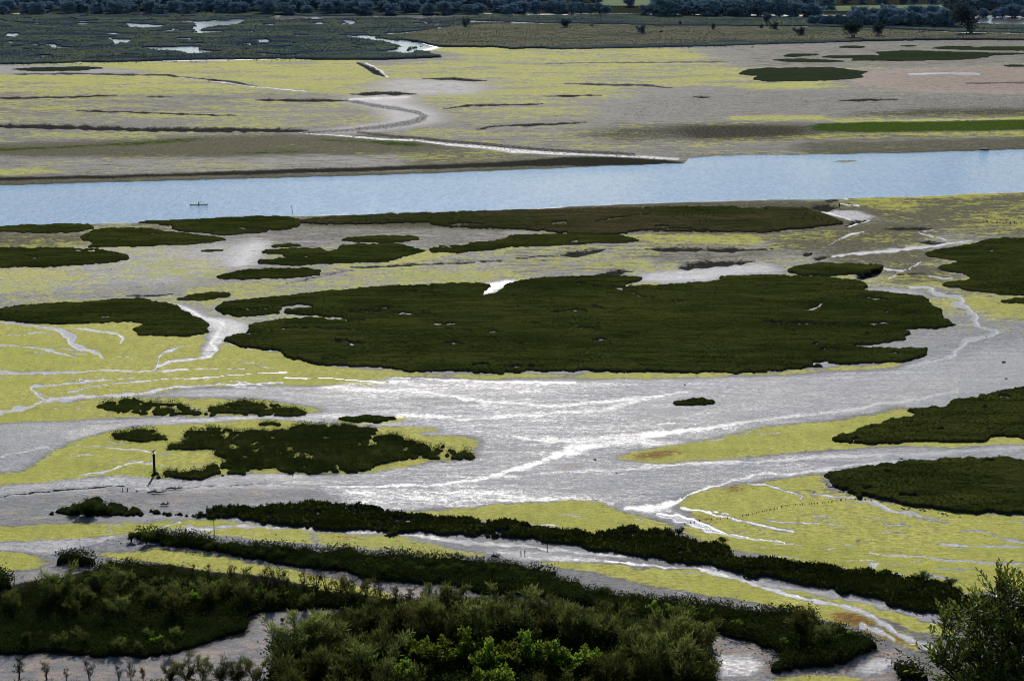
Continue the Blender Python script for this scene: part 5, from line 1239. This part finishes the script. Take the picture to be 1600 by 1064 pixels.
for (u, v, w_, t) in ((963, 739, 3, 'tiny rock on the shining mud right of the black rock'), (214, 767, 4, 'lone stone on the mud below the bird post'), (1568, 566, 8, 'flat dark rock on grey mud at the right edge'), (1572, 592, 6, 'flat dark rock on grey mud just below another at the right edge'), (1408, 717, 8, 'dark rock in the mud channel between the two right islands'), (1477, 540, 4, 'small stone on mud left of the winding bright stream'), (1541, 527, 3, 'stone right under the bend of the winding bright stream'), (122, 602, 2, 'speck of stone in the algae lawn at far left'), (571, 854, 5, 'dark stone between the reedy ridge and the scrub belt'), (1326, 319, 4, 'brown rock beside the person at the creek mouth'), (1331, 321, 3, 'smaller brown rock right of the one beside the person'), (1538, 233, 16, 'black rock at the far water edge of the river on the right'), (1300, 215, 12, 'black rock on the olive flat above the river at right'), (303, 667, 5, 'dark stone on mud between the ragged marsh patches')):
    rock(u, v, w_, t)
LRk = 'dark stone scattered along the foot of the slanting scrub belt'
for i in range(60):
    u = prng.uniform(160, 560); v = np.interp(u, [160, 250, 320, 400, 560], [846, 855, 866, 880, 902]) + prng.uniform(-4, 3)
    rock(u, v, prng.uniform(1.5, 4.5), LRk, 'stones along the foot of the scrub belt')
for i in range(45):
    u = prng.uniform(1090, 1240); v = np.interp(u, [1090, 1170, 1240], [988, 1008, 1028]) + prng.uniform(-6, 14)
    rock(u, v, prng.uniform(1.5, 4.5), 'dark stone on the mud bank right of the tall thicket', 'stones right of the tall thicket')
for i in range(45):
    u = prng.uniform(1290, 1500); v = np.interp(u, [1290, 1315, 1337, 1394, 1412, 1500], [757, 768, 777, 783, 793, 806]) + prng.uniform(-2, 3)
    rock(u, v, prng.uniform(2, 5), 'dark stone in the rim of the right hand island on the algae lawn', 'stones along the rim of the right island')
for i in range(30):
    u = prng.uniform(1330, 1420); v = 1000 + (u - 1330) * 0.25 + prng.uniform(-8, 16)
    rock(u, v, prng.uniform(1.5, 4.0), 'dark stone on the mud between the scrub belt and the glossy shrub', 'stones beside the glossy shrub')

def driftwood(u, v, wpx, label):
    rng = np.random.default_rng(int(u)); mb = MB(); w_ = wpx / S(v)
    mb.tube([(-w_ / 2, 0, 0.05), (-w_ * .2, 0.2, 0.18), (w_ * .15, -0.1, 0.12), (w_ / 2, 0.1, 0.3)], [0.09, 0.13, 0.1, 0.04], 6)
    for k in range(7):
        t = rng.uniform(-.4, .4) * w_
        mb.tube([(t, 0, 0.12), (t + rng.normal(0, .3), rng.normal(0, .4), 0.3 + rng.random() * .3), (t + rng.normal(0, .6), rng.normal(0, .8), 0.3 + rng.random() * .5)], [0.05, 0.03, 0.01], 5)
    o = mb.build('driftwood', M['wood'], None, True); o.location = G(u, v); tag(o, label, 'driftwood')
driftwood(245, 770, 30, 'tangle of dark driftwood on the mud right under the bird post')
driftwood(258, 789, 14, 'small branch lying on pale mud above the mud bar')
driftwood(272, 764, 26, 'long thin driftwood stick just right of the tangle under the bird post')
driftwood(775, 870, 14, 'bleached branch on wet mud below the reedy ridge')
driftwood(120, 803, 40, 'dark wrack and branches along the foot of the brown mud bar')

# birds ------------------------------------------------------------------
def bird_mesh():
    mb = MB()
    mb.tube([(-0.26, 0, 0.30), (-0.16, 0, 0.33), (-0.03, 0, 0.36), (0.08, 0, 0.40), (0.14, 0, 0.48), (0.17, 0, 0.56), (0.20, 0, 0.58), (0.24, 0, 0.575), (0.33, 0, 0.55)], [0.012, 0.06, 0.105, 0.09, 0.045, 0.04, 0.048, 0.025, 0.005], 8)
    for sgn in (-1, 1): mb.tube([(0.0, 0.04 * sgn, 0.30), (-0.02, 0.045 * sgn, 0.16), (0.01, 0.045 * sgn, 0.0), (0.06, 0.045 * sgn, 0.0)], [0.018, 0.01, 0.01, 0.008], 5)
    return mb.build('wading_bird', M['bird'], None, True)
bird0 = bird_mesh(); bfirst = True
def bird(u, v, scl, label, group, z=0.0, rz=None):
    global bfirst
    if bfirst: o = bird0; bfirst = False
    else: o = bird0.copy(); col.objects.link(o)
    o.location = G(u, v, 0) + Vector((0, 0, z)); o.scale = (scl,) * 3; o.rotation_euler = (0, 0, prng.uniform(0, 6.28) if rz is None else rz)
    return tag(o, label, 'bird', group)
for i in range(70):
    u = 850 + 330 * prng.random() ** 0.9
    bird(u, np.interp(u, [800, 1000, 1130, 1200], [78.5, 76.5, 74.5, 75.5]) + prng.uniform(-.6, 1.0), prng.uniform(1.2, 1.9), 'small dark wading bird in the line along the far right mud edge', 'wading birds along the far right mud edge')
for i in range(85):
    u = prng.uniform(0, 480)
    bird(u, np.interp(u, [0, 130, 250, 400, 500], [103, 101.5, 97.5, 95.5, 95]) + prng.uniform(-.5, 1.6), prng.uniform(1.2, 1.9), 'small dark wading bird in the line below the far left marsh', 'wading birds below the far left marsh')
pb_ = G(241.5, 741)
bd_ = MB()
bd_.tube([(-0.30, 0, 0.08), (-0.20, 0, 0.16), (-0.08, 0, 0.24), (0.04, 0, 0.33), (0.10, 0, 0.42), (0.14, 0, 0.47), (0.18, 0, 0.48), (0.23, 0, 0.47), (0.31, 0, 0.45)], [0.015, 0.05, 0.10, 0.095, 0.055, 0.05, 0.052, 0.025, 0.006], 10, 0.5)
for sgn in (-1, 1):
    bd_.tube([(-0.02, 0.05 * sgn, 0.2), (0.0, 0.05 * sgn, 0.08), (0.02, 0.05 * sgn, 0.0), (0.08, 0.05 * sgn, 0.0)], [0.025, 0.014, 0.012, 0.008], 6, 0.5)
bo = bd_.build('perched_bird', M['bird'], None, True)
bo.location = pb_ + Vector((0, 0, ph + 0.31)); bo.scale = (1.15,) * 3
tag(bo, 'dark bird perched on top of the thick timber post', 'bird')
wg = MB()
for sgn in (-1, 1):
    wg.tube([(0.06, 0.085 * sgn, 0.32), (-0.06, 0.10 * sgn, 0.26), (-0.2, 0.06 * sgn, 0.15), (-0.33, 0.02 * sgn, 0.05)], [0.03, 0.045, 0.03, 0.006], 6)
wo = wg.build('wings', M['bird'], bo, True)

# people -----------------------------------------------------------------
def skin_figure(name, J, E, Rd, mat, parent=None, root=0, sub=1):
    me = bpy.data.meshes.new(name)
    me.from_pydata(J, E, [])
    me.materials.append(mat)
    o = bpy.data.objects.new(name, me); col.objects.link(o)
    if parent: o.parent = parent
    md = o.modifiers.new('skin', 'SKIN')
    for i, r in enumerate(Rd):
        me.skin_vertices[0].data[i].radius = (r, r) if np.isscalar(r) else r
        me.skin_vertices[0].data[i].use_root = (i == root)
    md.use_smooth_shade = True
    sb_ = o.modifiers.new('sub', 'SUBSURF'); sb_.levels = sub; sb_.render_levels = sub
    return o
def hand(J, E, Rd, wrist, d, side):
    """palm, four fingers and a thumb"""
    wj = np.array(J[wrist]); d = np.array(d) / np.linalg.norm(d)
    sd = np.array(side) / np.linalg.norm(side)
    palm = len(J); J.append(tuple(wj + d * 0.07)); E.append((wrist, palm)); Rd.append((0.022, 0.030))
    for k, (o_, l) in enumerate(((-0.03, 0.062), (-0.01, 0.075), (0.01, 0.07), (0.03, 0.055))):
        a = len(J); J.append(tuple(wj + d * 0.10 + sd * o_)); E.append((palm, a)); Rd.append(0.009)
        J.append(tuple(wj + d * (0.10 + l * 0.6) + sd * o_ + np.array([0, 0, -0.012]))); E.append((a, a + 1)); Rd.append(0.008)
        J.append(tuple(wj + d * (0.10 + l) + sd * o_ + np.array([0, 0, -0.03]))); E.append((a + 1, a + 2)); Rd.append(0.007)
    a = len(J); J.append(tuple(wj + d * 0.06 - sd * 0.045)); E.append((palm, a)); Rd.append(0.010)
    J.append(tuple(wj + d * 0.10 - sd * 0.055)); E.append((a, a + 1)); Rd.append(0.008)

def head_bits(root, hc, fwd=(0, -1, 0)):
    hb = MB(); hb.blob((hc[0] - fwd[0] * 0.015, hc[1] - fwd[1] * 0.015, hc[2] + 0.03), (0.088, 0.098, 0.105), 12, 8)
    hb.build('hair', M['hair'], root, True)

# standing person beside the creek mouth
pe = G(1311.5, 326)
J = [(0,0,0.95),(0,0,1.15),(0,0.01,1.38),(0,0,1.50),(0,-0.01,1.60),(0,-0.015,1.72),
     (-0.19,0,1.42),(-0.24,-0.02,1.14),(-0.22,-0.12,0.90),(0.19,0,1.42),(0.24,-0.02,1.14),(0.22,-0.12,0.90),
     (-0.10,0,0.90),(-0.12,-0.02,0.50),(-0.13,0.02,0.08),(-0.14,-0.12,0.03),(0.10,0,0.90),(0.13,-0.05,0.50),(0.15,0.0,0.08),(0.17,-0.14,0.03),
     (0,-0.115,1.62)]
E = [(0,1),(1,2),(2,3),(3,4),(4,5),(2,6),(6,7),(7,8),(2,9),(9,10),(10,11),(0,12),(12,13),(13,14),(14,15),(0,16),(16,17),(17,18),(18,19),(4,20)]
Rd = [(0.15,0.11),(0.14,0.10),(0.17,0.11),0.055,0.088,0.07,0.055,0.042,0.03,0.055,0.042,0.03,0.085,0.06,0.042,0.035,0.085,0.06,0.042,0.035,0.016]
hand(J, E, Rd, 8, (0, -0.4, -1), (0, 1, 0)); hand(J, E, Rd, 11, (0, -0.4, -1), (0, 1, 0))
person = skin_figure('person', J, E, Rd, M['skin'])
person.location = pe; person.rotation_euler = (0, 0, 0.6)
tag(person, 'person in dark clothes standing on the mud at the creek mouth by the river', 'person')
skin_figure('jacket', [(0,0,0.90),(0,0,1.15),(0,0.01,1.38),(0,0,1.47),(-0.19,0,1.42),(-0.24,-0.02,1.14),(-0.225,-0.10,0.95),(0.19,0,1.42),(0.24,-0.02,1.14),(0.225,-0.10,0.95)], [(0,1),(1,2),(2,3),(2,4),(4,5),(5,6),(2,7),(7,8),(8,9)], [(0.185,0.145),(0.175,0.135),(0.20,0.14),0.085,0.075,0.062,0.052,0.075,0.062,0.052], M['jacket'], person, 1)
skin_figure('trousers', [(0,0,0.95),(-0.10,0,0.88),(-0.12,-0.02,0.50),(-0.13,0.02,0.10),(0.10,0,0.88),(0.13,-0.05,0.50),(0.15,0.0,0.10)], [(0,1),(1,2),(2,3),(0,4),(4,5),(5,6)], [(0.165,0.125),0.105,0.082,0.068,0.105,0.082,0.068], M['trousers'], person, 0)
head_bits(person, (0, 0, 1.68))

# kayak, its paddler and paddle ------------------------------------------
kp = G(310.5, 320.5, -0.34)
kr = empty('kayak', kp, 0.10)
tag(kr, 'slim yellow sea kayak crossing the river at left', 'kayak')
st = np.linspace(-1, 1, 23); KV = []; kk = 12
for t in st:
    wv = 0.27 * (1 - abs(t) ** 2.2) + 0.012; up_ = 0.15 + 0.17 * abs(t) ** 4; dn = -0.10 + 0.16 * abs(t) ** 5
    for j in range(kk):
        a = 2 * math.pi * j / kk
        yy = wv * math.cos(a); zz = (up_ + (0.05 * (1 - abs(t)))) if False else None
        s_ = math.sin(a)
        zz = (up_ - 0.08) + 0.10 * s_ if s_ > 0 else (up_ - 0.08) + (up_ - 0.08 - dn) * s_
        KV.append((t * 2.75, yy, zz))
KQ = [(i * kk + j, (i + 1) * kk + j, (i + 1) * kk + (j + 1) % kk, i * kk + (j + 1) % kk) for i in range(len(st) - 1) for j in range(kk)]
mb = MB(); mb.add(KV, KQ); hull = mb.build('hull', M['kayak'], kr, True)
mb = MB(); ca = [(0.46 * math.cos(a) - 0.1, 0.19 * math.sin(a), 0.172) for a in np.linspace(0, 2 * math.pi, 20)]
mb.tube(ca, [0.025] * 20, 6, cap=False); mb.build('cockpit_rim', M['black'], kr, True)
mb = MB(); mb.blob((-0.1, 0, 0.155), (0.45, 0.18, 0.025), 14, 6); mb.build('spray_deck', M['black'], kr, True)
for hxk in (1.35, -1.35):
    mb = MB(); mb.tube([(hxk, 0, 0.165), (hxk, 0, 0.192)], [0.13, 0.12], 12); mb.build('hatch_cover', M['black'], kr)
# paddler
J = [(-0.15,0,0.20),(-0.14,0,0.42),(-0.10,0,0.66),(-0.08,0,0.78),(-0.07,0,0.88),(-0.06,0,1.0),(-0.10,0.19,0.70),(0.08,0.27,0.50),(0.30,0.22,0.52),(-0.10,-0.19,0.70),(0.10,-0.26,0.56),(0.34,-0.30,0.66),(0.035,0,0.90)]
E = [(0,1),(1,2),(2,3),(3,4),(4,5),(2,6),(6,7),(7,8),(2,9),(9,10),(10,11),(4,12)]
Rd = [(0.16,0.13),(0.14,0.11),(0.16,0.11),0.055,0.088,0.07,0.055,0.042,0.03,0.055,0.042,0.03,0.016]
hand(J, E, Rd, 8, (0.8, 0, 0.1), (0, 1, 0)); hand(J, E, Rd, 11, (0.8, 0, 0.1), (0, 1, 0))
pd = skin_figure('person', J, E, Rd, M['skin'])
pd.location = kp; pd.rotation_euler = (0, 0, 0.10)
tag(pd, 'person in a dark jacket sitting in the kayak and paddling', 'person')
skin_figure('jacket', [(-0.15,0,0.24),(-0.14,0,0.42),(-0.10,0,0.66),(-0.08,0,0.75),(-0.10,0.19,0.70),(0.08,0.27,0.50),(0.25,0.23,0.515),(-0.10,-0.19,0.70),(0.10,-0.26,0.56),(0.29,-0.29,0.64)], [(0,1),(1,2),(2,3),(2,4),(4,5),(5,6),(2,7),(7,8),(8,9)], [(0.19,0.16),(0.18,0.15),(0.20,0.14),0.08,0.078,0.062,0.05,0.078,0.062,0.05], M['jacket'], pd, 1)
head_bits(pd, (-0.065, 0, 0.96))
pad = empty('paddle', kp, 0.10)
tag(pad, 'double bladed paddle held raised across the kayak', 'paddle')
a_ = np.array([0.10, 0.92, 0.10]); b_ = np.array([0.62, -0.98, 0.98])
mb = MB(); mb.tube([a_, (a_ + b_) / 2, b_], [0.016] * 3, 8); mb.build('shaft', M['black'], pad, True)
for e_, o_ in ((a_, b_), (b_, a_)):
    dv = (e_ - o_) / np.linalg.norm(e_ - o_)
    sd = np.cross(dv, (0, 1, 0.3)); sd /= np.linalg.norm(sd)
    nn = np.cross(dv, sd)
    pr2 = []
    for t, ww in ((0.0, 0.02), (0.12, 0.07), (0.28, 0.095), (0.42, 0.085), (0.50, 0.03)):
        for s1, s2 in ((-1, -1), (1, -1), (1, 1), (-1, 1)):
            pr2.append(e_ + dv * t + sd * ww * s1 + nn * 0.008 * s2)
    q = [(i * 4 + j, i * 4 + (j + 1) % 4, (i + 1) * 4 + (j + 1) % 4, (i + 1) * 4 + j) for i in range(4) for j in range(4)] + [(0, 3, 2, 1), (16, 17, 18, 19)]
    mb = MB(); mb.add(pr2, q); mb.build('blade', M['black'], pad)

# ================================================================== GLOSSY SHRUB CLOSE TO THE CAMERA
def near_point(u, v, t):
    a = (u - 800) / F; b = (532 - v) / F
    return np.array([a * t, t * (CP + b * SP), CAMH + t * (b * CP - SP)])
def shrub():
    rng = np.random.default_rng(77)
    D0 = 20.0
    c = near_point(1565, 1040, D0)
    gy = c[1]; gx = c[0]
    gz = float(CAMH - 2.2 - gy * 0.60 - 2.0 * np.clip(gy / 40, 0, 1)) - 0.3
    root = empty('glossy_shrub', (gx, gy, gz))
    tag(root, 'tall leafy shrub with small glossy leaves close up in the lower right corner', 'shrub')
    o0 = np.array([gx, gy, gz])
    # lobes given by where they are seen, depth and radius in metres
    lobes = [(u_ + 26 + 0.05 * (1600 - u_), v_ + 6, t_, r_ * 0.93) for u_, v_, t_, r_ in [(1532, 925, 20.0, .16), (1522, 945, 20.1, .28), (1550, 960, 20.2, .34), (1500, 985, 19.9, .30), (1480, 970, 20.0, .18), (1455, 985, 19.8, .17), (1560, 1010, 20.1, .50), (1600, 1000, 20.4, .45),
             (1500, 1035, 19.9, .38), (1460, 1050, 19.7, .22), (1435, 1035, 19.7, .12), (1590, 1070, 20.2, .60), (1520, 1090, 20.0, .55), (1480, 1110, 19.9, .45), (1640, 1040, 20.4, .55), (1680, 1080, 20.5, .6), (1560, 1160, 20.0, .75), (1650, 1150, 20.3, .7), (1480, 1170, 19.9, .5), (1575, 935, 20.2, .20), (1590, 960, 20.3, .26)]]
    wood = MB()
    trunk_top = near_point(1560, 1130, 20.0)
    tp = [o0 + (trunk_top - o0) * t + np.array([0.06 * math.sin(5 * t), 0.05 * math.cos(4 * t), 0]) for t in np.linspace(0, 1, 7)]
    wood.tube(np.array(tp) - o0, [0.11, 0.10, 0.09, 0.08, 0.07, 0.06, 0.05], 8)
    Cs = []; Dd = []; tn = []
    for (u, v, t, r) in lobes:
        lc = near_point(u, v, t)
        mid = trunk_top + (lc - trunk_top) * 0.5 + rng.normal(0, 0.06, 3)
        wood.tube(np.array([trunk_top, mid, lc]) - o0, [0.028, 0.018, 0.007], 6, cap=False)
        ns = int(30 * (r / 0.3) ** 1.8) + 7
        if v > 1000: ns = int(ns * 1.5)
        for k in range(ns):
            dv = unit(rng.normal(size=3) + np.array([0, 0, 0.55]))
            p0 = lc + dv * r * rng.uniform(0.1, 0.62)
            ln = rng.uniform(0.18, 0.34) * (1.35 if rng.random() < 0.12 else 1)
            dv = unit(dv + np.array([0, 0, 0.5]) + rng.normal(0, 0.25, 3))
            p1 = p0 + dv * ln
            wood.tube(np.array([p0, (p0 + p1) / 2 + rng.normal(0, .01, 3), p1]) - o0, [0.004, 0.003, 0.0015], 4, cap=False)
            nlv = rng.integers(9, 15)
            tq = rng.uniform(0, 0.5)
            for j in range(nlv):
                f = (j + 0.6) / nlv
                ra = j * 2.4
                ref = unit(np.cross(dv, [0.3, 0.2, 0.9])); rf2 = np.cross(dv, ref)
                od = ref * math.cos(ra) + rf2 * math.sin(ra)
                Cs.append(p0 + dv * ln * f); Dd.append(unit(dv * (0.45 + 0.6 * f) + od * (1.0 - 0.45 * f) + rng.normal(0, 0.12, 3)))
                tn.append(np.clip(tq + 0.45 * f + rng.normal(0, 0.12), 0, 1))
    Cs = np.array(Cs); Dd = np.array(Dd); tn = np.array(tn); n = len(Cs)
    L = rng.uniform(0.045, 0.085, n); Wd = L * rng.uniform(0.36, 0.46, n)
    rnd = rng.normal(size=(n, 3)) * 0.35 + np.array([0, 0, 1.0])
    side = unit(np.cross(Dd, rnd)); nrm = np.cross(side, Dd)
    # six-sided leaf folded along its midrib
    V = np.stack([Cs, Cs + Dd * (L * .3)[:, None] + side * (Wd * .42)[:, None] + nrm * (Wd * .12)[:, None], Cs + Dd * (L * .68)[:, None] + side * (Wd * .46)[:, None] + nrm * (Wd * .10)[:, None],
                  Cs + Dd * L[:, None], Cs + Dd * (L * .68)[:, None] - side * (Wd * .46)[:, None] + nrm * (Wd * .10)[:, None], Cs + Dd * (L * .3)[:, None] - side * (Wd * .42)[:, None] + nrm * (Wd * .12)[:, None]], 1).reshape(-1, 3)
    b6 = (np.arange(n) * 6)[:, None]
    Q = np.concatenate([b6 + np.array([[0, 1, 2, 3]]), b6 + np.array([[0, 3, 4, 5]])])
    wood.build('trunk', M['bark'], root, True)
    mesh_np('leaves', V - o0, Q, M['laurel'], root, tint=np.repeat(tn, 6))
shrub()
